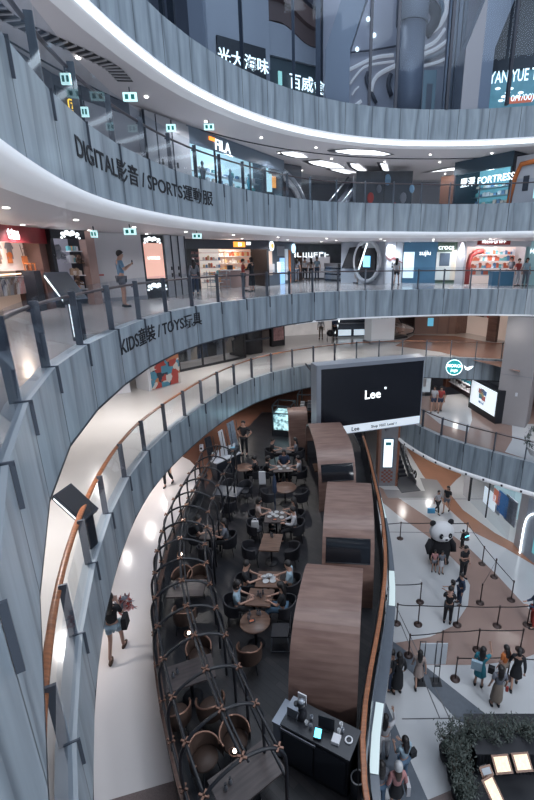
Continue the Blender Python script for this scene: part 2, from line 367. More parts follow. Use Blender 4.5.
flat(px([(375,680),(390,712),(410,760),(430,805),(398,830),(375,740)],0),.008,m_strip,label='dark slate strip beside the cafe edge')
flat(px([(383,489.5),(425,491),(420,478),(437,480),(450,498),(388,498)],0),.006,mat('ground_tile_mid',(.22,.22,.235),.25),label='grey tile border around the escalator foot')
flat(px([(428,800),(454,789),(470,815),(440,830)],0),.006,m_speck,label='brown tile corner by the plants')
jb=MB()
for a,b_ in [((392,598),(468,757)),((402,719),(560,717)),((380,532),(480,533)),((400,622),(440,719)),((384,499),(540,499))]:
    p,q=W(*a,0),W(*b_,0); d=q-p; jb.box(((p.x+q.x)/2,(p.y+q.y)/2,.006),(d.length,.03,.008),math.atan2(d.y,d.x))
struct(jb.build('floor',m_joint),'fine dark joints in the pale floor')
# first-level deck with the cafe
RIM=[(2.6,-4),(1.5,-.5),(1.0,2.4),(.80,4.66),(.80,5.4),(1.0,6.5),(1.5,8.3),(1.88,10),(2.08,11.6),(2.2,13.4),(2.22,15.2),(2.25,17.5),(2.2,19.5),(2.0,22),(1.5,25),(1.3,33)]
RIMP=catmull(V2(RIM),.7)
LB=[W(a,b,5.4).to_2d() for a,b in [(203,476),(197,494),(187,510),(177,530),(168,550),(162,575),(157,600),(156,630),(157,660),(162,700),(170,740),(182,790),(194,830),(212,890)]]
LBP=catmull(LB,.5)
flat([tuple(p) for p in RIMP]+[(1.3,48),(-20,48),(-20,-4)],Z1,m_l1,label='brown floor of the first balcony level')
flat(px([(150,430),(181,456),(190,460.6),(199,470)],Z1)+[tuple(p) for p in LBP][:-2]+px([(184,778),(90,806)],Z1)+[(-9,4.8),(-12,12),(-12,22)],Z1+.004,m_path,label='smooth white path passing under the second balcony')
flat([tuple(p) for p in LBP]+[(-2.2,2),(-2,-3)]+[tuple(p) for p in RIMP[1:]][:-12]+px([(330,432),(300,415),(262,412),(245,430),(222,458)],Z1),Z1+.008,m_herr,label='dark herringbone timber floor of the cafe')
flat(px([(184,778),(90,806)],Z1)+[(-9,4.8),(-9,0),(-2.2,0),(-2.35,4.4)],Z1+.006,m_speck,label='speckled brown floor beyond the white path')
struct(sweep('trim_1',RIMP,[(-.05,Z1),(-.05,Z1-1.0),(.3,Z1-1.0)],m_ledge,uv=False),'edge of the cafe deck')
# opposite first-level balcony
P=RING['L1']
struct(sweep('trim_1',P,[(0,3.35),(0,Z1+.11)],m_fascia,uv='panel'),'curved band of frosted glass on the first level')
struct(sweep('trim_1',P,[(0,Z1+.11),(.24,Z1+.11),(.24,Z1)],m_ledge,uv=False))
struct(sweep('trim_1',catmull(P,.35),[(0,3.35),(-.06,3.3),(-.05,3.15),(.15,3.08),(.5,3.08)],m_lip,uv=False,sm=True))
struct(sweep('floor',P,[(.24,Z1),(2,Z1),(8,Z1),(14,Z1)],m_tan,uv=False),'tan floor of the first level walkway')
struct(sweep('ceiling',P,[(.5,3.08),(4,3.08),(9,3.08),(14,3.08)],m_white,uv=False))
fx=MB()
for p in offset(catmull(P,.9),-.06): fx.cyl((p.x,p.y,3.2),.05,.1,8)
struct(fx.build('trim_1',m_dark),'row of small dark fixings under the first level band')
balustrade('L1',Z1,m_raild,0,None,'glass balustrade in front of the lightbox poster on the right')
flat(px([(424,411),(440,411),(447,395),(470,393),(472,420),(468,432),(440,424)],Z1),Z1+.004,m_gtile,label='pale curved floor patch behind the first level balustrade')
flat(px([(512,424),(560,424),(560,470),(505,452),(512,440)],Z1),Z1+.004,m_gtile)
# ================================================================ OUTER WALLS
m_wallw=mat('wall_panel_white',(.42,.41,.43),.5); m_wallg=mat('wall_grey',(.20,.21,.24),.5); m_wallb=mat('wall_brown',(.20,.13,.11),.5)
def wallring(P,off,z0,z1,m,name):
    return struct(sweep(name,P,[(off,z0),(off,z1)],m,uv=False))
wallring(RING['L4'],13,Z4-1.3,C4,m_wallg,'wall_left'); wallring(RING['L3'],15.5,Z3-1.2,C3,m_wallg,'wall_left'); wallring(RING['L2'],13,Z2-1.2,C2,m_wallb,'wall_left')
wallring(RING['L2'],10,0,Z2-1.2,m_wallg,'wall_left')
# ceiling lights: downlights and the lamps behind them, then added fill lamps
m_lens=mat('downlight_lens',(1,1,.98),.5,emit=5,ecol=(1,.97,.92))
def spot(loc,power,col):
    l=bpy.data.lights.new('spot_light','SPOT'); l.energy=power; l.color=col; l.shadow_soft_size=.12; l.spot_size=R(160); l.spot_blend=.8
    o=bpy.data.objects.new('spot_light',l); COL.objects.link(o); o.location=loc; return o
def downlights(k,zc,rows,step,pw,col=(.95,.96,1),lab='',every=3):
    n=0
    for off,ph in rows:
        Q=offset(catmull(RING[k],.3),off); Q=resample(Q,step,ph)
        for p in Q:
            if p.y<3 and p.x<2 or p.x>17: continue
            m=MB(); m.cyl((0,0,-.012),.062,.012,14); d=m.build('downlight',m_lens,None,(p.x,p.y,zc)); tag(d,lab,'ceiling light',lab)
            n+=1
            if n%every==0: spot((p.x,p.y,zc-.1),pw*2.2,col)
downlights('L5',C4-.02,[(1.6,0),(3.6,.9),(7.5,.4)],3.2,110,lab='small round downlight in the white ceiling of the fourth balcony')
downlights('L4',C3,[(1.5,.5),(4.2,0),(7,.8)],3.0,95,lab='small round downlight in the white ceiling above the third balcony')
downlights('L3',C2,[(1.5,0),(4.5,1)],2.6,150,(1,.95,.91),lab='small round downlight in the ceiling above the second balcony')
downlights('L2',6.67,[(2.0,0)],2.6,62,(1,.92,.86),lab='small round downlight in the ceiling over the first level')
downlights('L1',3.07,[(1.2,0),(3.5,1)],2.2,60,(1,.96,.92),lab='small round downlight in the ceiling over the ground floor shops',every=2)
for q,pw in [((11,7,15),900),((10,4,9),1500),((8,1,19),700),((7,-3,10),1100)]: lamp(q,pw,(.88,.94,1),.4)  # added fill lamps out of view, brightening the right-hand balcony bands
for q in [(-7.2,14,45),(-7.0,18,60),(-6.5,9,22)]: lamp((q[0],q[1],6.4),q[2],(1,.97,.95),.05)  # extra lamps added to brighten the white path
# ================================================================ PEOPLE
def skin_mesh(chains,rad,sub=1,name='body'):
    """chains: lists of joint names; rad: name->(pos,rx,ry)"""
    key=list(rad.keys()); ix={k:i for i,k in enumerate(key)}
    me=bpy.data.meshes.new(name); es=set()
    for c in chains:
        for a,b in zip(c[:-1],c[1:]): es.add((ix[a],ix[b]))
    me.from_pydata([rad[k][0] for k in key],list(es),[])
    o=bpy.data.objects.new(name,me); COL.objects.link(o)
    o.modifiers.new('skin','SKIN')
    if not me.skin_vertices:
        bm=bmesh.new(); bm.from_mesh(me); bm.verts.layers.skin.verify(); bm.to_mesh(me); bm.free()
    sv=me.skin_vertices[0].data
    for i,k in enumerate(key): sv[i].radius=(rad[k][1],rad[k][2]); sv[i].use_root=(i==0); sv[i].use_loose=False
    m=o.modifiers['skin']; m.use_smooth_shade=True
    if sub: s=o.modifiers.new('sub','SUBSURF'); s.levels=sub; s.render_levels=sub
    bpy.context.view_layer.update(); dg=bpy.context.evaluated_depsgraph_get(); r=bpy.data.meshes.new_from_object(o.evaluated_get(dg)); bpy.data.objects.remove(o); bpy.data.meshes.remove(me)
    r.polygons.foreach_set('use_smooth',[True]*len(r.polygons)); return r
def pose_joints(pose):
    V=Vector; J={}
    hip=.90; lean=0
    if pose=='sit': hip=.53
    J['pelvis']=V((0,0,hip+.02)); J['spine']=V((0,.01+lean,hip+.22)); J['chest']=V((0,.0,hip+.40)); J['neck']=V((0,.01,hip+.55)); J['head']=V((0,.02,hip+.66)); J['crown']=V((0,.01,hip+.755))
    if pose in('phone','sit','carry','look'): J['head']+=V((0,.03,0)); J['crown']+=V((0,.05,-.01))
    for s,n in((-1,'l'),(1,'r')):
        J['hip'+n]=V((s*.09,0,hip-.03)); J['sh'+n]=V((s*.17,0,hip+.47))
        if pose=='sit':
            J['knee'+n]=V((s*.13,.42,.50)); J['ank'+n]=V((s*.13,.40,.09)); J['toe'+n]=V((s*.14,.55,.05))
        elif pose in('walk','carry'):
            f=.20*s
            J['knee'+n]=V((s*.09,.5*f+.07,.50)); J['ank'+n]=V((s*.08,f-(0.06 if s<0 else 0),.10 if s>0 else .16)); J['toe'+n]=V((s*.09,f+(.12 if s>0 else .04),.045 if s>0 else .06))
        else:
            J['knee'+n]=V((s*.10,.03,.49)); J['ank'+n]=V((s*.11,0,.09)); J['toe'+n]=V((s*.125,.13,.045))
        e,w=V((s*.235,-.03,hip+.20)),V((s*.25,.06,hip-.04))
        if pose=='walk': w=V((s*.24,-.14*s+.03,hip-.03)); e=V((s*.23,-.08*s-.03,hip+.20))
        if pose in('phone','carry') or (pose=='look' and s>0): e=V((s*.22,.08,hip+.22)); w=V((s*.08,.28,hip+.36))
        if pose=='raise' and s>0: e=V((s*.27,.16,hip+.52)); w=V((s*.20,.22,hip+.78))
        if pose=='hold' : e=V((s*.22,.10,hip+.22)); w=V((s*.12,.32,hip+.20))
        if pose=='sit': e=V((s*.24,.10,hip+.24)); w=V((s*.12,.32,hip+.24))
        if pose=='hips': e=V((s*.36,-.05,hip+.24)); w=V((s*.19,.04,hip+.06))
        J['el'+n]=e; J['wr'+n]=w
        d=(w-e).normalized(); J['palm'+n]=w+d*.07
        side=Vector((1,0,0)) if abs(d.x)<.8 else Vector((0,1,0)); side=(side-d*side.dot(d)).normalized()
        cu=d.cross(side)*(-s)
        for q,(o,l) in enumerate(((-.030,.062),(-.010,.074),(.011,.070),(.031,.055))):
            J['k%d'%q+n]=w+d*.095+side*o; J['f%d'%q+n]=w+d*(.095+l)+side*o*1.15+cu*.02
        J['t0'+n]=w+d*.045-side*.042*s; J['t1'+n]=w+d*.09-side*.058*s+cu*.015
    return J
BODY={}
def body_meshes(pose,bottom,female,sleeve):
    k=(pose,bottom,female,sleeve)
    if k in BODY: return BODY[k]
    J=pose_joints(pose); w=.93 if female else 1
    rr=dict(pelvis=(.125,.10),spine=(.115,.085),chest=(.135,.095),neck=(.052,.052),head=(.082,.092),crown=(.062,.07))
    for n in 'lr':
        rr.update({'hip'+n:(.08,.085),'knee'+n:(.055,.055),'ank'+n:(.036,.04),'toe'+n:(.035,.028),'sh'+n:(.055,.055),'el'+n:(.04,.04),'wr'+n:(.026,.026),'palm'+n:(.03,.02),'t0'+n:(.011,.011),'t1'+n:(.009,.009)})
        for q in range(4): rr['k%d'%q+n]=(.010,.010); rr['f%d'%q+n]=(.008,.008)
    J['nose']=J['head']+Vector((0,.10,-.005)); rr['nose']=(.014,.014)
    rad={j:(J[j],rr[j][0]*w,rr[j][1]*w) for j in J if j in rr}
    ch=[['pelvis','spine','chest','neck','head','crown'],['head','nose']]
    for n in 'lr':
        ch+=[['pelvis','hip'+n,'knee'+n,'ank'+n,'toe'+n],['chest','sh'+n,'el'+n,'wr'+n,'palm'+n],['palm'+n,'t0'+n,'t1'+n]]+[['palm'+n,'k%d'%q+n,'f%d'%q+n] for q in range(4)]
    out={'body':skin_mesh(ch,rad,1)}
    g=lambda nm,a:(J[nm],rr[nm][0]*w+a,rr[nm][1]*w+a)
    # shirt
    low=J['pelvis']+Vector((0,0,-.02)); rd={'pelvis':(low,.15*w,.125*w)}
    rd['spine']=g('spine',.022); rd['chest']=g('chest',.022); rd['collar']=(J['neck']-Vector((0,0,.06)),.085*w,.08*w)
    c2=[['pelvis','spine','chest','collar']]
    for n in 'lr':
        rd['sh'+n]=g('sh'+n,.018)
        if sleeve=='long': rd['el'+n]=g('el'+n,.018); rd['wr'+n]=g('wr'+n,.014); c2.append(['chest','sh'+n,'el'+n,'wr'+n])
        elif sleeve=='short': rd['el'+n]=(J['sh'+n].lerp(J['el'+n],.75),.058*w,.058*w); c2.append(['chest','sh'+n,'el'+n])
        else: c2.append(['chest','sh'+n])
    out['top']=skin_mesh(c2,rd,1,'shirt')
    rd={'pelvis':(J['pelvis'],.142*w,.118*w)}; c3=[]
    if bottom in('trousers','shorts'):
        for n in 'lr':
            rd['hip'+n]=g('hip'+n,.022)
            if bottom=='trousers': rd['knee'+n]=g('knee'+n,.022); rd['ank'+n]=(J['ank'+n]+(J['knee'+n]-J['ank'+n])*.06,.055,.058); c3.append(['pelvis','hip'+n,'knee'+n,'ank'+n])
            else: rd['knee'+n]=(J['hip'+n].lerp(J['knee'+n],.62),.088,.09); c3.append(['pelvis','hip'+n,'knee'+n])
        out['bottom']=skin_mesh(c3,rd,1,'trousers')
    else:
        L={'skirt':.42,'long_skirt':.72,'dress':.50}[bottom]; z=J['pelvis'].z+.10; m=MB()
        if pose=='sit':
            m.tube([(0,-.02,z-.05),(0,.12,z-.08),(0,.44,z-.09),(0,.50,z-.25)],[.15,.17,.19,.20],14,ry=.11)
        else:
            P=[(.115,0),(.15,-.12),(.17,-.25),(.20,-L)]; vs=[];n=20
            for r_,zz in P:
                for q in range(n):
                    a=2*PI*q/n; rf=r_*(1+.06*math.cos(5*a)*(-zz/L)); vs.append((rf*math.cos(a),rf*.8*math.sin(a)+.02*(-zz),z+zz))
            m.add(vs,[(i*n+q,i*n+(q+1)%n,(i+1)*n+(q+1)%n,(i+1)*n+q) for i in range(3) for q in range(n)],0,True)
        o=m.build('x',m_black); out['bottom']=o.data; o.data.materials.clear(); bpy.data.objects.remove(o)
    # shoes
    m=MB()
    for n in 'lr':
        a,t=J['ank'+n],J['toe'+n]; d=(t-a); d.z=0; d.normalize()
        b0=Vector((a.x,a.y,min(a.z,t.z+.01)-.02))
        m.tube([b0-d*.05,b0-d*.01,b0+d*.09,b0+d*.17],[.030,.046,.048,.03],10,ry=.042)
    o=m.build('x',m_black); out['shoes']=o.data; o.data.materials.clear(); bpy.data.objects.remove(o)
    # face details
    m=MB(); h=J['head']
    for s in(-1,1): m.ball((h.x+s*.032*w,h.y+.084*w,h.z+.018),.011,8,5,0,(1,.6,.8))
    m.box((h.x,h.y+.088*w,h.z-.042),(.04,.012,.008))
    o=m.build('x',m_black); out['eyes']=o.data; o.data.materials.clear(); bpy.data.objects.remove(o)
    m=MB(); c=J['head'].lerp(J['crown'],.45)
    for s in(-1,1): m.ball((h.x+s*.088*w,h.y+.0,h.z),.024,8,5,0,(.45,.9,1.2))
    o=m.build('x',m_black); out['ears']=o.data; o.data.materials.clear(); bpy.data.objects.remove(o)
    BODY[k]=(out,J); return BODY[k]
def hair_mesh(J,style):
    m=MB(); h=J['head'].lerp(J['crown'],.4); n=16
    vs=[];M=8
    for i in range(M+1):
        t=PI*i/M*.62
        for k in range(n):
            a=2*PI*k/n; back=max(0,-math.sin(a)); front=max(0,math.sin(a))
            tt=t*(1+.28*back-.38*front); vs.append((h.x+.101*math.sin(tt)*math.cos(a),h.y-.008+.110*math.sin(tt)*math.sin(a),h.z+.02+.108*math.cos(tt)))
    m.add(vs,[(i*n+k,(i+1)*n+k,(i+1)*n+(k+1)%n,i*n+(k+1)%n) for i in range(M) for k in range(n)],0,True)
    if style=='long': m.tube([h+Vector((0,-.05,.04)),h+Vector((0,-.075,-.06)),h+Vector((0,-.105,-.18)),h+Vector((0,-.105,-.34))],[.085,.098,.095,.06],12,ry=.05)
    if style=='bob': m.tube([h+Vector((0,-.035,.05)),h+Vector((0,-.04,-.05)),h+Vector((0,-.04,-.13))],[.09,.105,.09],12,ry=.075)
    if style=='pony': m.tube([h+Vector((0,-.09,.04)),h+Vector((0,-.16,.0)),h+Vector((0,-.15,-.2))],[.03,.035,.012],8)
    if style=='bun': m.ball(h+Vector((0,-.07,.10)),.045)
    o=m.build('x',m_black); d=o.data; d.materials.clear(); bpy.data.objects.remove(o); return d
HAIR={}
def cloth(name,c): return mat('cloth_'+name,c,.8,noise=.15,nscale=25)
CL=dict(black=cloth('black',(.010,.011,.015)),white=cloth('white',(.42,.42,.45)),teal=cloth('teal',(.02,.17,.23)),grey=cloth('grey',(.14,.15,.18)),navy=cloth('navy',(.025,.04,.08)),blue=cloth('blue',(.12,.22,.33)),pale=cloth('pale_blue',(.26,.36,.44)),orange=cloth('orange',(.42,.12,.03)),red=cloth('red',(.30,.04,.035)),khaki=cloth('khaki',(.20,.165,.14)),beige=cloth('beige',(.34,.27,.25)),denim=cloth('denim',(.08,.14,.22)),pink=cloth('pink',(.42,.20,.20)),brown=cloth('brown',(.09,.05,.035)))
m_skin=mat('skin',(.40,.235,.18),.55); m_hair=mat('hair_black',(.012,.010,.011),.5); m_hairb=mat('hair_brown',(.05,.028,.02),.5); m_shoe=mat('shoe_white',(.4,.4,.42),.6)
def person(loc,face,label,pose='stand',top='white',bottom=('trousers','black'),female=False,sleeve='short',hair='short',h=1.66,shoe=None,hairm=None,group=None):
    """face: heading in degrees, 0 = looking away from the camera (+y), counted anticlockwise"""
    T=thing('person',label,'person',loc,R(face),group); T.scale=(h/1.70,)*3
    ms,J=body_meshes(pose,bottom[0],female,sleeve)
    def ob(nm,me,m):
        o=bpy.data.objects.new(nm,me); COL.objects.link(o); o.parent=T
        if not me.materials: me.materials.append(m_black)
        o.material_slots[0].link='OBJECT'; o.material_slots[0].material=m
    ob('body',ms['body'],m_skin); ob('shirt',ms['top'],CL[top]); ob({'trousers':'trousers','shorts':'shorts','dress':'dress'}.get(bottom[0],'skirt'),ms['bottom'],CL[bottom[1]])
    ob('shoes',ms['shoes'],shoe or m_black); ob('eyes',ms['eyes'],m_black); ob('ears',ms['ears'],m_skin)
    hk=(pose,hair)
    if hk not in HAIR: HAIR[hk]=hair_mesh(J,hair)
    ob('hair',HAIR[hk],hairm or m_hair)
    return T,J
def facing(T,J,k): return T.matrix_basis@J[k]
def held(name,label,cat,T,J,joint,shape,m,off=(0,0,0)):
    """an object in or at a hand of person T, kept as a thing of its own"""
    bpy.context.view_layer.update()
    p=T.matrix_basis@(J[joint]+Vector(off)); o=shape.build(name,m,None,p); o.rotation_euler=T.rotation_euler; return tag(o,label,cat)
# ================================================================ CAFE
m_walnut=wood('booth_wood',(.15,.088,.074),(.215,.135,.112),1.4,.42,'X',6)
m_table=wood('table_wood',(.085,.048,.036),(.15,.085,.06),2,.4,'X',8)
m_tabled=wood('table_wood_dark',(.045,.036,.038),(.075,.06,.06),2,.4,'X',8)
m_tgrey=mat('table_top_grey',(.07,.075,.09),.35)
m_seat=mat('chair_dark',(.018,.018,.024),.6,noise=.2,nscale=20); m_seatb=mat('chair_brown',(.06,.036,.028),.6,noise=.2,nscale=20)
m_copper=mat('copper',(.24,.135,.10),.35,.7)
m_china=mat('china',(.45,.46,.48),.25); m_steel=mat('steel',(.28,.30,.34),.3,.8)
m_dglass=mat('dark_glass',(.008,.010,.014),.12,spec=.6)
def booth(near,far,wd,h,label,panels=()):
    n,f=Vector(near),Vector(far); d=f-n; L=d.length; T=thing('wooden_booth',label,'booth',(n.x,n.y,Z1+.01),math.atan2(d.y,d.x)-PI/2)
    def prof(o):
        out=[]
        for i in range(33):
            a=PI*i/32; c,s=math.cos(a),math.sin(a); e=.62
            out.append((L/2-(L/2-o)*math.copysign(abs(c)**e,c),(h-o)*max(s,0)**e))
        return out
    A,B=prof(0),prof(.07); m=MB(); N=len(A); vs=[]
    for pr in(A,B):
        for x in(-wd/2,wd/2): vs+=[(x,u,z) for u,z in pr]
    fs=[]
    for i in range(N-1): fs+=[(i,N+i,N+i+1,i+1),(2*N+i,2*N+i+1,3*N+i+1,3*N+i),(i,i+1,2*N+i+1,2*N+i),(N+i,3*N+i,3*N+i+1,N+i+1)]
    m.add(vs,fs,0,False); m.build('arched_shell',m_walnut,T)
    for i,(u0,u1,x0,x1) in enumerate(panels):
        # dark window let into the shell
        q=MB(); rows=[]
        for k in range(7):
            u=u0+(u1-u0)*k/6; c=min(1,abs(1-2*u/L))**(1/.62); z=h*(1-c*c)**.31; rows.append((u,z))
        a=[(x0,u-.0,z+.015) for u,z in rows]; b=[(x1,u,z+.015) for u,z in rows]; q.strip(a,b); q.build('window',m_dglass,T)
        q=MB(); q.tube([(x0,rows[0][0],rows[0][1]+.02),(x1,rows[0][0],rows[0][1]+.02)],.018,6); q.tube([(x0,rows[-1][0],rows[-1][1]+.02),(x1,rows[-1][0],rows[-1][1]+.02)],.018,6); q.build('window_rail',m_black,T)
    b=MB(); b.bb(-wd/2+.08,wd/2-.08,.12,.62,0,.45); b.bb(-wd/2+.08,wd/2-.08,.12,.24,.45,1.05); b.build('bench',m_seat,T)
    b=MB(); b.bb(-wd/2+.08,wd/2-.08,L-.62,L-.12,0,.45); b.bb(-wd/2+.08,wd/2-.08,L-.24,L-.12,.45,1.05); b.build('bench',m_seat,T)
    b=MB(); b.bb(-wd/2+.1,wd/2-.15,L/2-.35,L/2+.35,.70,.74); b.bb(-.05,.05,L/2-.05,L/2+.05,0,.7); b.build('booth_table',m_table,T)
    return T
booth((.10,6.25),(.50,9.3),1.34,2.35,'nearest wooden arched booth, with the dark coffee counter against its front')
booth((.82,9.75),(1.10,13.5),1.40,2.35,'middle wooden arched booth with a dark window strip low on its front',[(.10,.38,-.60,.60)])
booth((.78,14.6),(.15,19.0),1.42,2.35,'far wooden arched booth just below the left corner of the big screen',[(.08,.32,-.6,.62)])
T=thing('wooden_booth','low curled wooden bench booth beyond the far arched booth','booth',(-.78,19.7,Z1+.01),R(8))
b=MB(); pr=[(0,1.0),(.05,.25),(.35,.03),(1.0,.02),(1.35,.3),(1.45,1.25),(1.7,1.55),(2.2,1.6)]
pr=[tuple(p) for p in catmull(V2(pr),.12)]
b.strip([(-.5,u,z) for u,z in pr],[(.5,u,z) for u,z in pr]); b.strip([(-.5,u,z+.08) for u,z in pr],[(.5,u,z+.08) for u,z in pr]); b.strip([(-.5,u,z) for u,z in pr],[(-.5,u,z+.08) for u,z in pr]); b.build('arched_shell',m_walnut,T)
b=MB(); b.bb(-.4,.4,.4,1.1,.1,.5); b.build('bench',m_seat,T)
# tub chair prototype, sitter looks along +y
def make_chair(name,label,m1,m2,group):
    T=thing(name,label,'chair',(0,0,0),0,group)
    b=MB(); b.lathe([(.0,.40),(.22,.40),(.24,.43),(.23,.47),(0,.48)],(0,0,0),16,cap=False); b.build('seat',m1,T)
    b=MB(); inn=[];out=[];ti=[];to=[];n=15
    for i in range(n):
        a=R(-100-160*0+ (i/(n-1)-.5)*230+10); a=R(-90+(i/(n-1)-.5)*230); h=.78-.13*abs(i/(n-1)-.5)*2
        for L_,r_,z in((out,.285,.36),(inn,.245,.44),(to,.30,h),(ti,.265,h)): L_.append((r_*math.cos(a),r_*math.sin(a),z))
    b.strip(out,to); b.strip(to,ti); b.strip(ti,inn); b.build('backrest',m1,T)
    b=MB(); b.tube([((x[0]+y[0])/2,(x[1]+y[1])/2,x[2]+.004) for x,y in zip(ti,to)],.021,6); b.build('backrest_rim',m2,T)
    for sx in(-1,1):
        for sy in(-1,1): q=MB(); q.tube([(sx*.14,sy*.14,.41),(sx*.2,sy*.2,0)],[.016,.011],6); q.build('leg',m_black,T)
    return T
CH={}
CH['d']=make_chair('tub_chair','x',m_seat,m_seat,'x'); CH['b']=make_chair('tub_chair','x',m_seatb,m_copper,'x')
CH['s']=thing('side_chair','x','chair')
b=MB(); b.bb(-.21,.21,-.20,.22,.43,.47); b.build('seat',m_seat,CH['s'])
b=MB(); b.tube([(-.2,-.2,.45),(-.21,-.25,.82),(.21,-.25,.82),(.2,-.2,.45)],.012,6); b.bb(-.19,.19,-.25,-.235,.55,.80); b.build('backrest',m_seat,CH['s'])
for sx in(-1,1):
    b=MB(); b.tube([(sx*.2,.2,.44),(sx*.22,.22,.02),(sx*.22,-.22,.02),(sx*.2,-.18,.44)],.012,6); b.build('leg',m_steel,CH['s'])
USED=set()
def chair(kind,x,y,face,label,group=None):
    p=CH[kind]
    if kind not in USED:
        USED.add(kind); p.location=(x,y,Z1+.01); p.rotation_euler=(0,0,R(face)); p['label']=label
        if group: p['group']=group
        elif 'group' in p: del p['group']
        return p
    c=copy_tree(p,(x,y,Z1+.01),R(face),label)
    if group: c['group']=group
    elif 'group' in c: del c['group']
    return c
def table(x,y,sx,sy,rz,label,m=None,round_=False,group=None):
    T=thing('cafe_table',label,'table',(x,y,Z1+.01),R(rz),group); m=m or m_table
    b=MB()
    if round_: b.lathe([(0,.70),(sx,.70),(sx+.01,.72),(sx,.74),(0,.74)],(0,0,0),28,cap=False)
    else: b.bb(-sx/2,sx/2,-sy/2,sy/2,.70,.74)
    b.build('tabletop',m,T)
    b=MB(); b.cyl((0,0,.02),.035,.68,10); b.build('pedestal',m_black,T); b=MB(); b.lathe([(.22,0),(.22,.015),(.04,.03)],(0,0,0),18); b.build('base',m_black,T)
    return T
TOP=Z1+.75
def dish(x,y,label,group,r=.09):
    b=MB(); b.lathe([(.0,.004),(r*.55,.004),(r,.02),(r*.97,.024),(r*.5,.01),(0,.010)],(0,0,0),16,cap=False); return tag(b.build('plate',m_china,None,(x,y,TOP)),label,'plate',group)
def glassware(x,y,label,group):
    T=thing('condiment_jar',label,'jar',(x,y,TOP),0,group); b=MB(); b.lathe([(.03,0),(.038,.05),(.02,.10),(.02,.13)],(0,0,0),10); b.build('jar',m_steel,T); b=MB(); b.cyl((0,0,.13),.023,.025,10); b.build('lid',m_black,T); return T
def menu(x,y,rz,label,group=None):
    b=MB(); b.bb(-.08,.08,-.06,.06,0,.012); b.bb(-.05,.05,-.03,.03,.012,.016,1); o=b.build('menu_card',[m_black,mat('menu_orange',(.5,.14,.06),.5)],None,(x,y,TOP)); o.rotation_euler=(0,0,R(rz)); return tag(o,label,'menu',group)
def at(px_,py_,z=TOP): v=W(px_,py_,z); return v.x,v.y
A1=at(271,542); table(*A1,.62,.85,-4,'two-leaf wooden table standing empty between the aisle groups'); 
A2=at(268,579); table(*A2,.62,.62,-3,'wooden table crowded with white teapots'); A3=at(260,597); table(*A3,.66,.60,-6,'wooden table with condiment jars next to the nearest round table')
A4=at(255,621); table(*A4,.36,0,0,'nearest round wooden table with jars and a menu card',round_=True)
A5=at(285,487); table(*A5,.43,0,0,'round wooden table standing bare in the middle of the aisle group',round_=True)
A6=at(276,516); table(*A6,.75,.75,0,'dark table full of dishes between four diners',m_tabled); A7=at(283,468); table(*A7,.8,.7,5,'dark table with a group of diners in front of the lit display cube',m_tabled); A8=at(284,450); table(*A8,.7,.6,0,'farthest dark table with diners close to the lit display cube',m_tabled)
G='dark tub chairs along the middle aisle'; GL='dark tub chair drawn up to a table in the middle row of the cafe'
for (x,y),pts in [(A1,[(-.62,-.1,-80),(.62,-.15,80)]),(A2,[(-.62,.05,-88),(.64,.05,88)]),(A3,[(-.66,-.05,-86),(.66,-.1,84)]),(A6,[(-.7,.25,-80),(-.68,-.32,-95),(.7,.25,80),(.7,-.32,95)]),(A7,[(-.72,.0,-85),(.74,0,85),(0,.7,180)]),(A8,[(-.62,.1,-85),(.62,.1,85)])]:
    for dx,dy,f in pts: chair('d',x+dx,y+dy,f,GL,G)
chair('d',A5[0]-.62,A5[1]-.25,-60,'dark tub chair left of the bare round aisle table'); chair('d',A5[0]+.62,A5[1]-.25,60,'dark tub chair right of the bare round aisle table')
chair('b',A4[0]-.05,A4[1]-.66,0,'tub chair with a copper rim just in front of the nearest round table'); chair('s',A4[0]+.62,A4[1]+.0,90,'black side chair with steel frame right of the nearest round table')
for i,(dx,dy) in enumerate([(-.12,.05),(.0,.12),(.12,.06),(.14,-.08),(-.05,-.1)]): dish(A2[0]+dx,A2[1]+dy,'white dish on the table crowded with teapots','dishes on the teapot table')
for i,(dx,dy) in enumerate([(-.2,.2),(.0,.22),(.2,.18),(-.22,-.05),(.2,-.1),(.02,-.02),(-.1,.08)]): dish(A6[0]+dx,A6[1]+dy,'white plate on the dark table between four diners','plates on the full dark table',.08)
for i,(dx,dy) in enumerate([(-.2,.1),(.05,.15),(.22,-.05),(-.1,-.12)]): dish(A7[0]+dx,A7[1]+dy,'white plate on the diners table before the lit cube','plates before the lit cube',.09)
for dx,dy in[(-.1,.02),(.06,.06)]:
    T=thing('teapot','small white teapot on the crowded wooden table','teapot',(A2[0]+dx,A2[1]+dy,TOP+.02),0,'teapots'); b=MB(); b.lathe([(.03,0),(.06,.03),(.055,.07),(.02,.09)],(0,0,0),12); b.build('pot',m_china,T); b=MB(); b.tube([(.05,0,.04),(.10,0,.08)],.012,6); b.build('spout',m_china,T); b=MB(); b.ball((0,0,.1),.014); b.build('lid_knob',m_china,T)
for p,g in((A1,[(.02,.25),(-.03,.30)]),(A3,[(-.05,.05),(.07,.08),(.02,-.02)]),(A4,[(-.17,.08),(-.15,.18),(.04,.2),(.1,.19)])):
    for dx,dy in g: glassware(p[0]+dx,p[1]+dy,'small steel condiment jar on a wooden table in the aisle','condiment jars')
menu(A4[0]-.08,A4[1]+.0,20,'menu card with orange picture on the nearest round table'); menu(A6[0]-.02,A6[1]-.22,0,'menu card with orange picture on the full dark table')
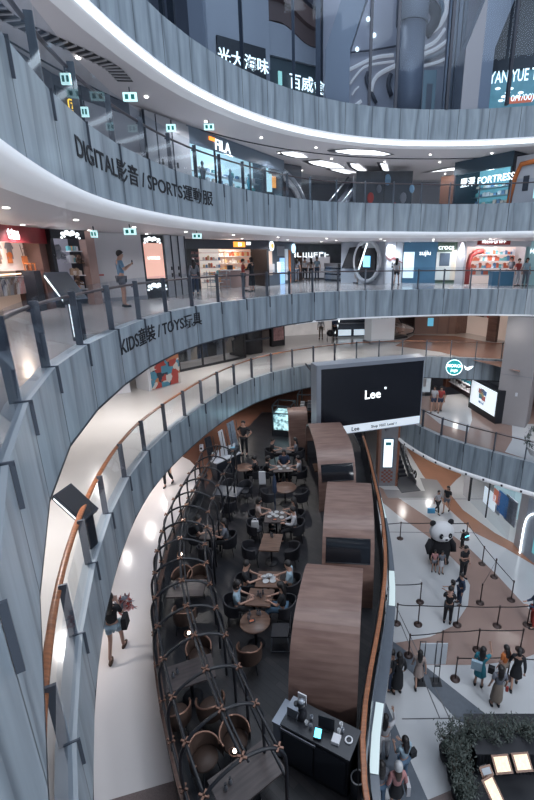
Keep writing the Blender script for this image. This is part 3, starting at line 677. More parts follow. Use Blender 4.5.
# tables under the pergola
B=[at(187,588),at(190,672),at(247,775),at(211,532),at(228,491),at(244,467)]
table(*B[0],.95,.62,4,'dark wooden table under the pergola, second from the near end',m_tabled); table(*B[1],1.0,.62,22,'dark wooden table under the pergola, nearest the white path corner',m_tabled); table(*B[2],1.15,.68,38,'largest dark wooden table under the near end of the pergola',m_tabled)
table(*B[3],.55,.75,-5,'table with papers and a hat under the far half of the pergola',m_tabled); table(*B[4],.95,.72,-12,'grey topped table just beyond the end of the pergola',m_tgrey); table(*B[5],.36,0,0,'small round table near the waiter',m_table,True)
for q,k,x,y,f in [(0,'b',.12,.62,180),(0,'b',-.32,.6,175),(0,'b',.1,-.65,0),(1,'b',.0,.68,200),(1,'b',.55,-.55,20),(1,'b',-.1,-.7,15),(2,'b',-.85,.45,-130),(2,'b',-.35,.75,-150),(2,'b',.55,-.6,30)]:
    chair(k,B[q][0]+x,B[q][1]+y,f,'copper rimmed brown tub chair under the black pergola','brown tub chairs under the pergola')
for q,x,y,f in [(3,-.5,.1,-90),(3,.55,-.1,90),(3,.0,-.65,0),(4,-.1,.65,180),(4,.55,.55,160),(4,.1,-.65,0),(5,.55,-.1,80),(5,-.5,-.3,-50)]:
    chair('d',B[q][0]+x,B[q][1]+y,f,'dark tub chair at a table near the far end of the pergola','dark tub chairs near the far end')
for q in(0,1,2):
    glassware(B[q][0]-.32,B[q][1]-.02-.1*q,'steel condiment jar at the rail side of a pergola table','jars on pergola tables'); glassware(B[q][0]-.26,B[q][1]+.07-.1*q,'steel condiment jar at the rail side of a pergola table','jars on pergola tables')
# kerb railing between path and cafe
P=[q.copy() for q in LBP]; base=P[len(P)//2]; T=thing('cafe_railing','low brown-capped black railing between the cafe and the white path','railing',(base.x,base.y,Z1))
def rel(Q,b0): return [Vector((q.x-b0.x,q.y-b0.y)) for q in Q]
PR=rel(P,base)
sweep('wooden_cap',PR,[(.06,.74),(.06,.80),(-.07,.80),(-.07,.74)],wood('kerb_wood',(.07,.035,.028),(.11,.06,.045),2),parent=T,uv=False)
sweep('rail_panel',PR,[(.03,.01),(.03,.74)],m_black,parent=T,uv=False); sweep('rail_panel',PR,[(-.05,.01),(-.05,.74)],m_black,parent=T,uv=False)
sweep('glass_screen',PR,[(.16,.3),(.16,1.1)],m_bglass,parent=T,uv=False)
# pergola
PB=resample(catmull(LB,.1),.86,.3); PB=PB[1:]; base=PB[len(PB)//2].copy(); T=thing('pergola_frame','black hooped pergola frame with copper cross joints over the side tables','pergola',(base.x,base.y,Z1+.01))
PBR=rel(PB,base); inner=offset(PBR,1.42)
hoop=[(0,0),(0,1.0),(0,1.55),(.06,1.85),(.28,2.12),(.71,2.25),(1.14,2.12),(1.36,1.85),(1.42,1.55),(1.42,.9),(1.42,0)]
hq=[tuple(v) for v in catmull(V2(hoop),.12)]
rows={k:[] for k in('L','l','C','r','Rr')}
cb=[]
for i,(a,c) in enumerate(zip(PBR,inner)):
    d=(c-a).normalized(); P3=lambda s,z:(a.x+d.x*s,a.y+d.y*s,z)
    if i>15: break
    b=MB(); b.tube([P3(s,z) for s,z in hq],.03,8); b.build('hoop',m_black,T)
    for k,s,z in(('L',0,1.0),('l',.12,1.97),('C',.71,2.25),('r',1.30,1.97),('Rr',1.42,1.2)):
        rows[k].append(P3(s,z))
        if k in('L','C','l','r') and i<15:
            ang=math.atan2(d.y,d.x); M=Matrix.Translation(P3(s,z+.02))@Matrix.Rotation(ang,4,'Z'); q=MB()
            for rr_ in(R(45),R(-45)): q.box((0,0,.02),(.155,.03,.03),rr_,0,M)
            q.build('cross_joint',m_copper,T)
for k,v in rows.items(): b=MB(); b.tube(v,.026,8); b.build('rail',m_black,T)
b=MB(); b.tube([(v[0]+.09,v[1],v[2]-.06) for v in rows['C']],.020,8); b.build('rail',m_black,T)
for p,l in(((189,634),'first'),((235,752),'second'),((181,555),'third')):
    v=W(*p,Z1+1.75); lab={'first':'ring shaped lamp hanging in the middle of the pergola','second':'ring shaped lamp hanging at the near end of the pergola','third':'ring shaped lamp hanging at the far end of the pergola'}[l]
    t=thing('pendant_lamp',lab,'lamp',v); q=MB(); q.tube([(.1*math.cos(a),0,.1*math.sin(a)) for a in [2*PI*k/20 for k in range(20)]],.010,6,closed=True); q.build('ring',m_copper,t); q=MB(); q.ball((0,0,.03),.035); q.build('bulb',mat('bulb_warm',(1,.8,.6),.4,emit=6,ecol=(1,.85,.7)),t); q=MB(); q.tube([(0,0,.1),(0,0,.5)],.005,5); q.build('cord',m_black,t)
# right hand railing of the cafe deck
P=[q.copy() for q in RIMP if q.y<20]; base=P[len(P)//2]; T=thing('cafe_railing','long railing with orange wooden handrail on the drop side of the cafe','railing',(base.x,base.y,Z1)); PR=rel(P,base)
sweep('handrail',PR,[(-.035,1.0),(-.04,1.03),(-.02,1.05),(.045,1.05),(.06,1.03),(.055,1.0),(-.035,1.0)],m_rail,parent=T,uv=False)
sweep('rail_panel',PR,[(.10,.01),(.10,.96)],m_black,parent=T,uv=False)
sweep('outer_ledge',PR,[(-.10,.9),(-.10,.16),(-.32,.16),(-.32,-.2)],m_strip,parent=T,uv=False)
for i in range(2,len(PR)-3,3):
    if i%6==2: sweep('ledge_light',PR[i:i+3],[(-.14,.18),(-.31,.18)],mat('ledge_panel',(.5,.58,.58),.4,emit=.25,ecol=(.8,.95,.95)),parent=T,uv=False)
for i in range(0,len(PR),3):
    q=MB(); q.bb(-.02,.02,-.02,.02,.05,1.0); o=q.build('post',m_black,T,(PR[i].x,PR[i].y,0))
# coffee counter
c=W(320,727,Z1+1.05); T=thing('service_counter','black coffee counter with equipment in front of the nearest wooden booth','counter',(c.x,c.y,Z1+.01),R(-27))
b=MB(); b.bb(-.66,.66,-.24,.26,0,1.0); b.build('cabinet',m_black,T); b=MB(); b.bb(-.68,.70,-.28,.28,1.0,1.04); b.build('worktop',mat('counter_top',(.025,.027,.034),.3),T)
b=MB(); b.bb(-.66,.05,-.31,-.29,.93,.98); b.build('rail',m_steel,T); b=MB(); b.bb(-.64,-.02,-.262,-.25,.1,.9); b.bb(.02,.62,-.262,-.25,.1,.9); b.build('door',m_dark,T)
ct=T.location.copy(); M=Matrix.Translation(ct)@Matrix.Rotation(R(-27),4,'Z')
def on(x,y,z=1.04): return M@Vector((x,y,z))
def item(name,label,cat,x,y,build,rz=0):
    t=thing(name,label,cat,on(x,y),R(-27+rz)); build(t); return t
def f(t): MB().bb(-.15,.15,-.01,.01,.02,.30).build('screen_housing',m_black,t); MB().bb(-.13,.13,-.013,-.01,.05,.27).build('screen',m_dark,t); MB().bb(-.08,.08,-.06,.06,0,.02).build('stand',m_black,t)
item('monitor','dark flat monitor standing on the middle of the coffee counter','monitor',.12,.02,f,10)
def f(t): b=MB(); b.lathe([(.09,0),(.095,.12),(.07,.16),(.06,.28),(.09,.34),(.02,.36)],(0,0,0),14); b.build('grinder_body',m_black,t); b=MB(); b.lathe([(.06,.36),(.075,.44),(.02,.45)],(0,0,0),14); b.build('hopper',m_steel,t)
item('coffee_grinder','black coffee grinder at the left of the counter','grinder',-.38,.0,f)
def f(t): b=MB(); b.bb(-.13,.13,-.12,.12,.0,.2); b.build('machine_body',m_steel,t); b=MB(); b.cyl((0,0,.2),.05,.03,12); b.build('cup_tray',m_black,t); b=MB(); b.tube([(.1,-.12,.15),(.1,-.18,.05)],.012,6); b.build('steam_wand',m_steel,t)
item('coffee_machine','small steel coffee machine behind the grinder','machine',-.52,.05,f)
m_scr=mat('screen_cyan',(.1,.7,.9),.4,emit=2.5,ecol=(.15,.75,1))
def f(t): b=MB(); b.add([(-.07,-.05,.06),(.07,-.05,.06),(.07,.07,.16),(-.07,.07,.16),(-.07,.07,0),(.07,.07,0),(-.07,-.05,0),(.07,-.05,0)],[(0,1,2,3),(3,2,5,4),(0,3,4,6),(1,7,5,2),(0,6,7,1)]); b.build('terminal_body',m_black,t); b=MB(); b.quad((-.06,-.045,.068),(.06,-.045,.068),(.06,.06,.156),(-.06,.06,.156)); b.build('screen',m_scr,t)
item('payment_terminal','payment terminal with glowing cyan screen at the counter front','terminal',.05,-.19,f,12)
def f(t): MB().bb(-.09,.09,-.012,.012,.02,.25).build('panel',m_wht,t); MB().bb(-.03,.03,-.016,-.012,.09,.15).build('emblem',m_steel,t); MB().bb(-.07,.07,-.04,.04,0,.02).build('foot',m_black,t)
item('table_sign','small white upright sign at the back left corner of the counter','sign',-.50,.24,f)
for i,(x,y) in enumerate([(-.2,.05),(-.24,-.08),(-.14,-.1),(.34,.18),(.40,.10),(.35,.06)]):
    b=MB(); b.lathe([(.025,0),(.035,.09),(.03,.09),(.0,.02)],(0,0,0),10,cap=False); tag(b.build('cup',m_china if i%2 else m_steel,None,on(x,y)),'cup standing on the coffee counter','cup','cups on the coffee counter')
b=MB(); b.bb(-.07,.07,-.08,.08,0,.06); o=b.build('napkin_box',m_wht,None,on(.36,-.08)); o.rotation_euler=(0,0,R(-20)); tag(o,'white napkin box right of the monitor','box')
b=MB(); b.tube([(.06*math.cos(a),.06*math.sin(a),.02) for a in [2*PI*k/18 for k in range(18)]],.014,6,closed=True); tag(b.build('cable_ring',m_wht,None,on(.56,.02)),'white coiled cable on the right end of the counter','cable')
T=thing('side_trolley','narrow grey trolley at the left side of the coffee counter','trolley',on(-.80,.0,0),R(-27)); MB().bb(-.08,.10,-.22,.24,.05,.88).build('cabinet',mat('trolley_grey',(.13,.14,.17),.4),T); MB().bb(-.09,.11,-.24,.26,.88,.92).build('worktop',m_steel,T)
b=MB(); b.lathe([(.13,0),(.13,.5),(.11,.5),(.10,.05),(0,.05)],(0,0,0),20,cap=False); T=thing('waste_bin','round black bin with a bright metal ring by the orange handrail','bin',(*at(358,778,Z1+.5),Z1+.01)); b.build('barrel',m_black,T); b=MB(); b.tube([(.12*math.cos(a),.12*math.sin(a),.51) for a in [2*PI*k/20 for k in range(20)]],.014,6,closed=True); b.build('ring',m_china,T)
# far end of the cafe
v=W(204,476,Z1); T=thing('dispenser_stand','slim black dispenser stand with white head at the far end of the pergola','stand',(v.x,v.y,Z1)); MB().lathe([(.16,0),(.16,.02),(.02,.03),(.02,1.25)],(0,0,0),14).build('pole',m_black,T); MB().bb(-.07,.07,-.06,.06,1.2,1.5).build('dispenser',m_wht,T); MB().bb(-.05,.05,-.07,-.06,1.3,1.4).build('screen',m_black,T)
def board(px_,py_,w_,h_,rz,label,m,th=.04):
    v=W(px_,py_,Z1+.01); T=thing('menu_board',label,'board',v,R(rz)); M_=Matrix.Rotation(R(-10),4,'X'); b=MB(); b.bb(-w_/2,w_/2,-th/2,th/2,.08,h_,0,M_); b.build('panel',m,T)
    b=MB(); b.tube([(-w_/2,-.02,0),(-w_/2,.12,h_)],.015,6); b.tube([(w_/2,-.02,0),(w_/2,.12,h_)],.015,6); b.build('frame',m_black,T); return T
board(215,473,.35,1.7,60,'dark narrow standing board left of the podium',m_dark); board(228,465,.32,1.7,70,'tall pale standing board beside the podium',m_wht); board(237,455,.5,1.7,65,'printed grey standing board beside the waiter',mat('poster_grey',(.2,.24,.30),.5,noise=.5,nscale=9))
v=W(233,470,Z1+.01); T=thing('host_podium','black podium with papers where the waiter stands','podium',v,R(-8)); MB().bb(-.25,.25,-.22,.22,0,1.05).build('cabinet',m_black,T); MB().bb(-.27,.27,-.24,.24,1.05,1.1).build('worktop',m_dark,T)
b=MB(); b.bb(-.1,.1,-.08,.08,0,.01); tag(b.build('paper_sheet',mat('sheet_blue',(.2,.45,.6),.5),None,(v.x+.05,v.y,Z1+1.12)),'pale blue sheet lying on the black podium','paper')
v=W(219,478,Z1+.01); T=thing('slatted_planter','white slatted screen box at the cafe entrance','planter',v,R(52)); b=MB(); b.bb(-.2,1.15,-.16,.16,0,.8); b.build('box',m_dark,T); b=MB(); b.bb(-.22,1.17,-.2,.2,.8,.85); b.build('lid',m_wht,T)
for k in range(6): q=MB(); x=-.12+k*.23; q.bb(x-.07,x+.07,.08,.11,.85,1.25); q.build('slat',m_wht,T)
# lit display cube
v=W(272,436,Z1+.01); v2=W(297,432,Z1+.01); T=thing('display_case','cyan glowing glass display cube in a black frame','display case',(v.x,v.y,Z1+.01),R(-12))
mm=mat('aquarium_glow',(.3,.75,.85),.3,emit=1.0,ecol=(.45,.85,.95),noise=.9,nscale=7)
MB().bb(.05,1.05,.05,1.05,.0,.35).build('plinth',m_black,T); MB().bb(.09,1.01,.09,1.01,.35,1.25).build('lit_panel',fascia_mat('glow_panel',(.2,.5,.6),(.05,.1,.15),.3),T)
MATS_glow=bpy.data.materials['glow_panel']; bs=MATS_glow.node_tree.nodes['Principled BSDF']
q=MATS_glow.node_tree; nn=q.nodes.new('ShaderNodeTexNoise'); nn.inputs['Scale'].default_value=5; rp=q.nodes.new('ShaderNodeValToRGB'); rp.color_ramp.elements[0].position=.35; rp.color_ramp.elements[0].color=(.02,.08,.1,1); rp.color_ramp.elements[1].position=.6; rp.color_ramp.elements[1].color=(.6,.95,1,1); tcn=q.nodes.new('ShaderNodeTexCoord'); q.links.new(tcn.outputs['Object'],nn.inputs['Vector']); q.links.new(nn.outputs['Fac'],rp.inputs[0]); q.links.new(rp.outputs[0],bs.inputs['Emission Color']); bs.inputs['Emission Strength'].default_value=1.1
for x in(.05,1.05):
    for y in(.05,1.05): q=MB(); q.bb(x-.03,x+.03,y-.03,y+.03,0,1.7); q.build('upright',m_black,T)
q=MB()
for z in(1.27,1.7):
    for a_ in((.02,1.08,.02,.08),(.02,1.08,1.02,1.08),(.02,.08,.02,1.08),(1.02,1.08,.02,1.08)): q.bb(*a_,z,z+.05)
q.build('frame',m_black,T)
lamp((v.x+.3,v.y-.6,Z1+1.2),14,(.5,.85,1))
v=W(298,426,Z1+.01); T=thing('display_rack','open black metal shelf rack right of the lit cube','rack',(v.x,v.y,Z1+.01),R(-8))
for x in(0,1.5):
    for y in(0,1.4): q=MB(); q.bb(x-.03,x+.03,y-.03,y+.03,0,1.9); q.build('upright',m_black,T)
for z in(.3,.95,1.85): q=MB(); [q.bb(*a_,z,z+.05) for a_ in((0,1.5,-.03,.03),(0,1.5,1.37,1.43),(-.03,.03,0,1.4),(1.47,1.53,0,1.4))]; q.build('frame',m_black,T)
q=MB(); q.bb(.1,1.4,.1,1.3,.3,.34); q.bb(.1,1.4,.1,1.3,.95,.99); q.build('shelf',m_dglass,T)
for i in range(6): q=MB(); q.bb(-.12,.12,-.1,.1,0,.18+.05*(i%3)); tag(q.build('gift_box',[m_china,m_steel,m_walnut][i%3],None,(v.x+.25+.42*(i%3),v.y+.4+.5*(i//3),Z1+1.0)),'small box on the open black rack','box','boxes on the open black rack')
# ================================================================ WALL FRAMES
class Wall:
    """vertical plane through two surveyed foot points; local x runs along it, local -y faces the atrium"""
    def __init__(s,p0,p1,z):
        s.p0=Vector((p0.x,p0.y,z)); d=Vector((p1.x-p0.x,p1.y-p0.y)); s.L=d.length; s.rz=math.atan2(d.y,d.x); s.d=d/s.L; s.z=z
    def uz(s,px_,py_,back=0):
        x=(px_-CXP)/F_PX; y=(400-py_)/F_PX; r=Vector((x,math.cos(PITCH)+y*math.sin(PITCH),-math.sin(PITCH)+y*math.cos(PITCH)))
        n=Vector((-s.d.y,s.d.x)); q=s.p0.to_2d()+n*back; t=(q.dot(n))/(r.x*n.x+r.y*n.y); h=Vector((r.x*t,r.y*t)); return (h-q).dot(s.d),EYE+r.z*t-s.z
    def thing(s,name,label,cat,u=0,group=None,v=0): 
        n=Vector((-s.d.y,s.d.x)); p=s.p0.to_2d()+s.d*u+n*v; return thing(name,label,cat,(p.x,p.y,s.z),s.rz,group)
    def world(s,u,v,z): n=Vector((-s.d.y,s.d.x)); p=s.p0.to_2d()+s.d*u+n*v; return Vector((p.x,p.y,s.z+z))
def bbx(T,name,m,x0,x1,y0,y1,z0,z1,loc=None): b=MB(); b.bb(x0,x1,y0,y1,z0,z1); return b.build(name,m,T,loc)
def emis(name,col,e): return mat(name,col,.5,emit=e,ecol=col)
m_screenb=mat('screen_black',(.006,.007,.012),.25); m_lw=emis('letter_white',(.9,.97,1),1.5); m_lbw=emis('lightbox_white',(.72,.80,.86),.75)
# ================================================================ BIG SCREEN
TLc=WD(321,369.5,19.5); TRc=W(424,360.3,TLc.z); BLz=WD(320,437,19.5).z
WL=Wall(TLc,TRc,BLz); H=TLc.z-BLz; Lw=WL.L
T=WL.thing('video_screen','giant black video screen reading Lee hanging in the atrium','screen')
bbx(T,'housing',mat('screen_housing',(.30,.33,.38),.45),-.22,Lw+.06,.02,.75,-.05,H+.18)
bbx(T,'frame',mat('screen_frame',(.20,.22,.26),.4),-.22,0,-.02,.02,-.05,H+.18); bbx(T,'frame',bpy.data.materials['screen_frame'],0,Lw+.06,-.02,.02,H,H+.18)
sb=.125*H
bbx(T,'display',m_screenb,0,Lw,-.01,.03,sb,H)
s_=bbx(T,'caption_strip',emis('strip_white',(.62,.68,.74),.55),0,Lw,-.012,.03,0,sb)
letters('Lee',.62,m_lw,T,(Lw*.49,-.03,H*.50),bold=.004,sx=1.0)
letters('®',.16,m_lw,T,(Lw*.615,-.03,H*.62))
letters('Lee',.30,m_black,T,(Lw*.33,-.03,sb*.22),bold=.002); letters('Shop 1027, Level 1',.19,m_dark,T,(Lw*.62,-.03,sb*.3))
for u in(.6,Lw-.6): b=MB(); b.tube([(u,.7,H*.6),(u+.2,4.6,H*.75)],.05,8); b.build('bracket',m_dark,T)
# ================================================================ GROUND HALL
w_=Wall(W(379,486,0),W(395,486,0),0); T=w_.thing('totem_pillar','patterned directory pillar with white lightbox and orange sides below the screen','pillar')
L=w_.L; bbx(T,'pillar_body',mat('totem_grey',(.20,.20,.22),.5,noise=.4,nscale=14),0,L,0,.9,0,6.2); bbx(T,'side_panel',mat('totem_orange',(.26,.10,.055),.5),L,L+.14,-.02,.9,0,6.2); bbx(T,'side_panel',mat('totem_brown',(.24,.12,.085),.5),-.14,0,-.02,.9,0,6.2)
o=bbx(T,'lightbox_frame',mat('frame_blue',(.06,.12,.18),.4),.12,L-.22,-.05,0,1.3,3.3); bbx(o,'lightbox',emis('lightbox_w',(.8,.88,.92),1.1),.18,L-.28,-.07,-.05,1.36,3.24); bbx(o,'pictogram',mat('teal_sign',(.03,.28,.32),.4),.28,L-.40,-.08,-.07,2.85,3.05)
cb_=MB()
for i in range(5):
    for j in range(7):
        if (i+j)%2: u=.10+i*(L-.3)/5; cb_.bb(u,u+(L-.3)/5,-.012,0,.25+j*.13,.38+j*.13)
cb_.build('checker_pattern',mat('checker_red',(.22,.07,.05),.5),T)
letters('←',.34,m_black,T,(.3,-.03,3.75)); 
b=MB(); 
for i in range(5): b.box((.28+.13*i,-.02,4.55+.06*math.sin(i*2)),(.05,.02,.34),0)
b.build('leaf_emblem',m_black,T)
def escalator(foot,top,z0,z1,w,label):
    f,t=Vector(foot),Vector(top); d=t-f; L=d.length; rz=math.atan2(d.y,d.x)-PI/2; T=thing('escalator',label,'escalator',(f.x,f.y,z0),rz); H=z1-z0
    b=MB(); n=int(H/.2)
    for i in range(n): u=.9+(L-1.8)*i/n; b.bb(-w/2+.12,w/2-.12,u,u+(L-1.8)/n+.02,max(0,H*i/n-.1),H*(i+1)/n-.06)
    b.build('steps',m_dark,T); bbx(T,'landing_plate',mat('esc_plate',(.045,.05,.065),.4,.3),-w/2,w/2,-1.0,.9,0.005,.03); bbx(T,'landing_plate',bpy.data.materials['esc_plate'],-w/2,w/2,L-.9,L+.6,H-.03,H+.0)
    for s in(-1,1):
        x=s*(w/2-.03); pr=[(-.2,.5),(-.28,.75),(-.1,.95),(.9,1.0),(L-.9,H+1.0),(L+.3,H+.95),(L+.45,H+.7),(L+.3,H+.5)]; pr=[tuple(v) for v in catmull(V2(pr),.15)]
        b=MB(); b.tube([(x,u,z) for u,z in pr],.04,8,closed=False); b.build('handrail_belt',m_black,T)
        b=MB(); b.add([(x,-.15,.3),(x,.9,.3),(x,L-.9,H+.3),(x,L+.3,H+.3),(x,L+.3,H+.9),(x,L-.9,H+.95),(x,.9,.95),(x,-.15,.85)],[(0,1,6,7),(1,2,5,6),(2,3,4,5)]); b.build('glass_side',m_bglass,T)
        b=MB(); b.add([(x,-.2,0),(x,.9,0),(x,L-.9,H-.3),(x,L+.3,H-.3),(x,L+.3,H+.3),(x,L-.9,H+.3),(x,.9,.3),(x,-.2,.3)],[(0,1,6,7),(1,2,5,6),(2,3,4,5)]); b.add([(x+s*.08,-.2,0),(x+s*.08,.9,0),(x+s*.08,L-.9,H-.3),(x+s*.08,L+.3,H-.3),(x+s*.08,L+.3,H+.3),(x+s*.08,L-.9,H+.3),(x+s*.08,.9,.3),(x+s*.08,-.2,.3)],[(0,1,6,7),(1,2,5,6),(2,3,4,5)]); b.build('skirt',m_steel,T)
    return T
escalator(W(405,484,0)[:2],(3.95,33.5),0,Z1,1.25,'escalator rising from the lowest hall right of the patterned pillar')
escalator((2.85,24.2),(2.5,33),0,Z1,1.05,'escalator half hidden behind the far wooden booth')
# red shelf wall behind the pillar
w_=Wall(Vector((1.9,35.5,0)),Vector((9,35.0,0)),0)
T=w_.thing('shop','shop wall with red and blue goods glimpsed behind the pillar','shop front'); bbx(T,'wall_panel',mat('goods_red',(.16,.06,.06),.6,noise=.9,nscale=5),0,3.4,0,.2,0,4.4); bbx(T,'frame',m_wht,3.4,3.6,-.05,.2,0,4.4); bbx(T,'wall_panel',m_wallw,3.6,w_.L,0,.2,0,4.4)
struct(bbx(None,'wall_back',m_wallg,-20,24,37,37.3,0,4.6))
# right hand glazed shop
w_=Wall(W(463,494.6,0),W(508,540.4,0),0); T=w_.thing('shop','glazed ground floor shop front with coloured posters on the right','shop front')
u1,_=w_.uz(469,496); bbx(T,'door_panel',m_wht,0,u1,-.03,.03,0,2.98); bbx(T,'door_jamb',m_black,u1,u1+.10,-.06,.04,0,2.98)
L=w_.L; q=MB(); q.quad((u1+.1,0,0),(L,0,0),(L,0,3.0),(u1+.1,0,3.0)); q.build('glass_pane',m_bglass,T); um,_=w_.uz(485,519); bbx(T,'mullion',m_dark,um,um+.05,-.03,.03,0,3.0)
bbx(T,'back_wall',mat('shop_pale_blue',(.28,.40,.45),.5,emit=.25,ecol=(.5,.75,.85)),u1,L-.1,1.6,1.7,0,3.0)
def poster(p,a,m,name='poster'):
    (ua,za),(ub,zb)=w_.uz(*a[0]),w_.uz(*a[1]); return bbx(p,name,m,min(ua,ub),max(ua,ub),.05,.09,max(.05,min(za,zb)),min(2.9,max(za,zb)))
poster(T,[(484,486),(493,512)],emis('poster_w',(.6,.66,.72),.8)); poster(T,[(493.5,488),(498,506)],emis('poster_r',(.5,.16,.10),.5)); poster(T,[(495,505),(498,516)],m_wht); poster(T,[(498.5,490),(505,519)],mat('poster_blue',(.02,.10,.25),.4,emit=.35,ecol=(.02,.15,.4))); poster(T,[(506,494),(513,528)],mat('poster_stock',(.22,.25,.30),.5,noise=.6,nscale=10))
p=W(517,551,0); T=thing('pillar','white rectangular pillar at the end of the ground floor shop front','pillar',(p.x+.45,p.y+.1,0),w_.rz); bbx(T,'shaft',m_wallw,-.5,.45,-.3,.4,0,3.05)
w2=Wall(W(520,552,0),W(560,585,0),0); T=w2.thing('shop','shop entrance outlined by a rounded white light tube at the right edge','shop front')
(ua,za)=w2.uz(534,508); pts=[(.05,0),(.05,1.6),(.25,2.25),(.75,2.6),(1.5,2.7),(w2.L,2.7)]
b=MB(); b.tube([(u,-.06,z) for u,z in [tuple(v) for v in catmull(V2(pts),.1)]],.04,8); b.build('light_tube',emis('tube_white',(.9,.97,1),2.5),T); bbx(T,'wall_panel',mat('shop_grey_blue',(.25,.28,.33),.4,noise=.2,nscale=2),0,w2.L,0,.1,0,3.05); b=MB(); b.bb(.7,1.5,-.05,0,.5,1.3); b.build('display',mat('disp',(.1,.3,.35),.4,emit=.4,ecol=(.2,.6,.7)),T)
struct(bbx(None,'wall_right',m_wallg,12.5,12.7,5,24,0,3.2))
# rope barriers
m_pole=mat('barrier_brown',(.06,.038,.035),.4,.3); m_belt=mat('belt_dark',(.02,.018,.022),.6)
PX=[(401,540),(434,533.5),(466,533.5),(473,560),(485,575),(494,585)]
posts={}
def post(px_,py_):
    p=W(px_,py_,0); k=(px_,py_)
    if k in posts: return posts[k]
    T=thing('barrier_post','slim brown queue barrier post on a round base in the lowest hall','barrier',p,0,'queue barrier posts')
    b=MB(); b.lathe([(.17,0),(.17,.015),(.05,.045),(0,.05)],(0,0,0),18); b.build('base',m_pole,T); b=MB(); b.lathe([(.025,.04),(.025,.9),(.035,.9),(.035,1.0),(0,1.0)],(0,0,0),10); b.build('pole',m_pole,T); posts[k]=p; return p
def belt(a,b,lab):
    p,q=post(*a),post(*b); d=(q-p); T=MB(); n=8; top=[p+d*k/n+Vector((0,0,.96-.03*math.sin(PI*k/n))) for k in range(n+1)]
    T.strip(top,[t-Vector((0,0,.05)) for t in top]); o=T.build('barrier_belt',m_belt); tag(o,lab,'barrier','belts of the queue barrier')
BL='dark retractable belt strung between two queue barrier posts'
R1=[(385,539),(399.5,539)]
seq=[[(372,540),(400,539.5),(435,539.5),(468,538)],[(468,538),(479,565.5),(491,577.5),(510,600),(529,626)],[(391,604),(420,602)],[(397,624),(418,624),(458,624),(498,626),(530,626)],[(408.5,653.5),(442,655),(478,650),(520,652)],[(455,677),(508,677)],[(480,602),(494,577)]]
seq=[[(372,540),(400,538.5),(434,538.5),(466,539)],[(466,539),(482,564),(511,606-6)],[(391,603),(420,602)],[(396.5,623.5),(418,624.5),(457,625),(497,626),(527,625)],[(408.5,655.5),(441,652),(477,650),(520,650)],[(455,679),(507,678),(545,681)],[(494,577),(480,603)]]
for s_ in seq:
    for a,b in zip(s_[:-1],s_[1:]): belt(a,b,BL)
# easels with board
p=W(436,683,0); q=W(418,681,0); T=thing('notice_board','white notice board on two black easel stands among the barriers','board',q,R(0)); d=(p-q).length
bb_=MB(); bb_.bb(-.02,d+.28,.0,.03,.75,1.65); bb_.build('panel',mat('board_white',(.5,.53,.58),.5),T)
for x in(.05,d):
    b=MB(); b.tube([(x-.09,-.04,0),(x-.09,.0,1.75),(x+.09,.0,1.75),(x+.09,-.04,0)],.014,6); b.bb(x-.17,x+.17,-.22,.12,0,.02); b.bb(x-.09,x+.09,-.05,-.02,.7,.73); b.build('easel',m_black,T)
# planters, table with screens (bottom right)
m_leaf=mat('leaf_dark',(.030,.042,.036),.6,noise=.5,nscale=8); m_leaf2=mat('leaf_pale',(.065,.08,.072),.6,noise=.4,nscale=8)
def plant(x,y,h,r,seed,label,group=None):
    rnd=random.Random(seed); T=thing('potted_bush',label,'plant',(x,y,0),0,group); b=MB(); b.lathe([(.20,0),(.26,.35),(.24,.35),(.0,.30)],(0,0,0),14,cap=False); b.build('pot',m_black,T)
    b=MB(); br=MB()
    for i in range(16):
        a=rnd.uniform(0,2*PI); k=rnd.uniform(.2,1)*r; tip=Vector((k*math.cos(a),k*math.sin(a),h*rnd.uniform(.7,1.05))); br.tube([(0,0,.3),tip*.5+Vector((0,0,.2)),tip],[.014,.009,.004],5)
        for j in range(34):
            t=rnd.uniform(.35,1.03); c=tip*t+Vector((rnd.gauss(0,.07),rnd.gauss(0,.07),rnd.gauss(0,.07)+.25*(1-t))); d=Vector((rnd.gauss(0,1),rnd.gauss(0,1),rnd.gauss(0,.7))).normalized(); s=d.cross(Vector((0,0,1))).normalized()*.016; l=.055
            b.add([c-d*l,c+s,c+d*l,c-s],[(0,1,2,3)],0 if rnd.random()<.75 else 1)
    b.build('foliage',[m_leaf,m_leaf2],T); br.build('stems',mat('stem',(.06,.045,.035),.7),T)
PL=[(462,742),(475,741),(489,743),(503,744),(517,743),(531,741),(456,757),(455,772),(459,787),(463,802),(447,750)]
for i,(a,b_) in enumerate(PL):
    p=W(a,b_+8,0); plant(p.x,p.y,1.15,.42,i,'leafy dark bush hedging the black display table','bushes around the display table')
c0,c1=W(443,752,0),W(560,748,0)
w3=Wall(W(478,772,.0),W(560,772,.0),0); T=w3.thing('display_table','long table under pleated black cloth with glowing framed pictures','table'); n=60
b=MB(); A=[];Bq=[]
for i in range(n*2): u=-.1+i*.03; A.append((u,-.02+.02*math.sin(i*1.9),.74)); Bq.append((u,-.05+.05*math.sin(i*1.9),.02))
b.strip(A,Bq); b.build('pleated_cloth',mat('cloth_pleat',(.012,.014,.02),.7),T); bbx(T,'tabletop',m_black,-.15,n*.06,-.04,1.1,.74,.78); bbx(T,'cabinet',m_black,-.1,n*.06-.1,.05,1.05,0,.74)
w4=w3; 
m_amber=mat('amber_picture',(.9,.6,.35),.4,emit=.75,ecol=(1,.66,.42),noise=.9,nscale=14); m_frame=wood('frame_wood',(.12,.05,.03),(.2,.09,.05))
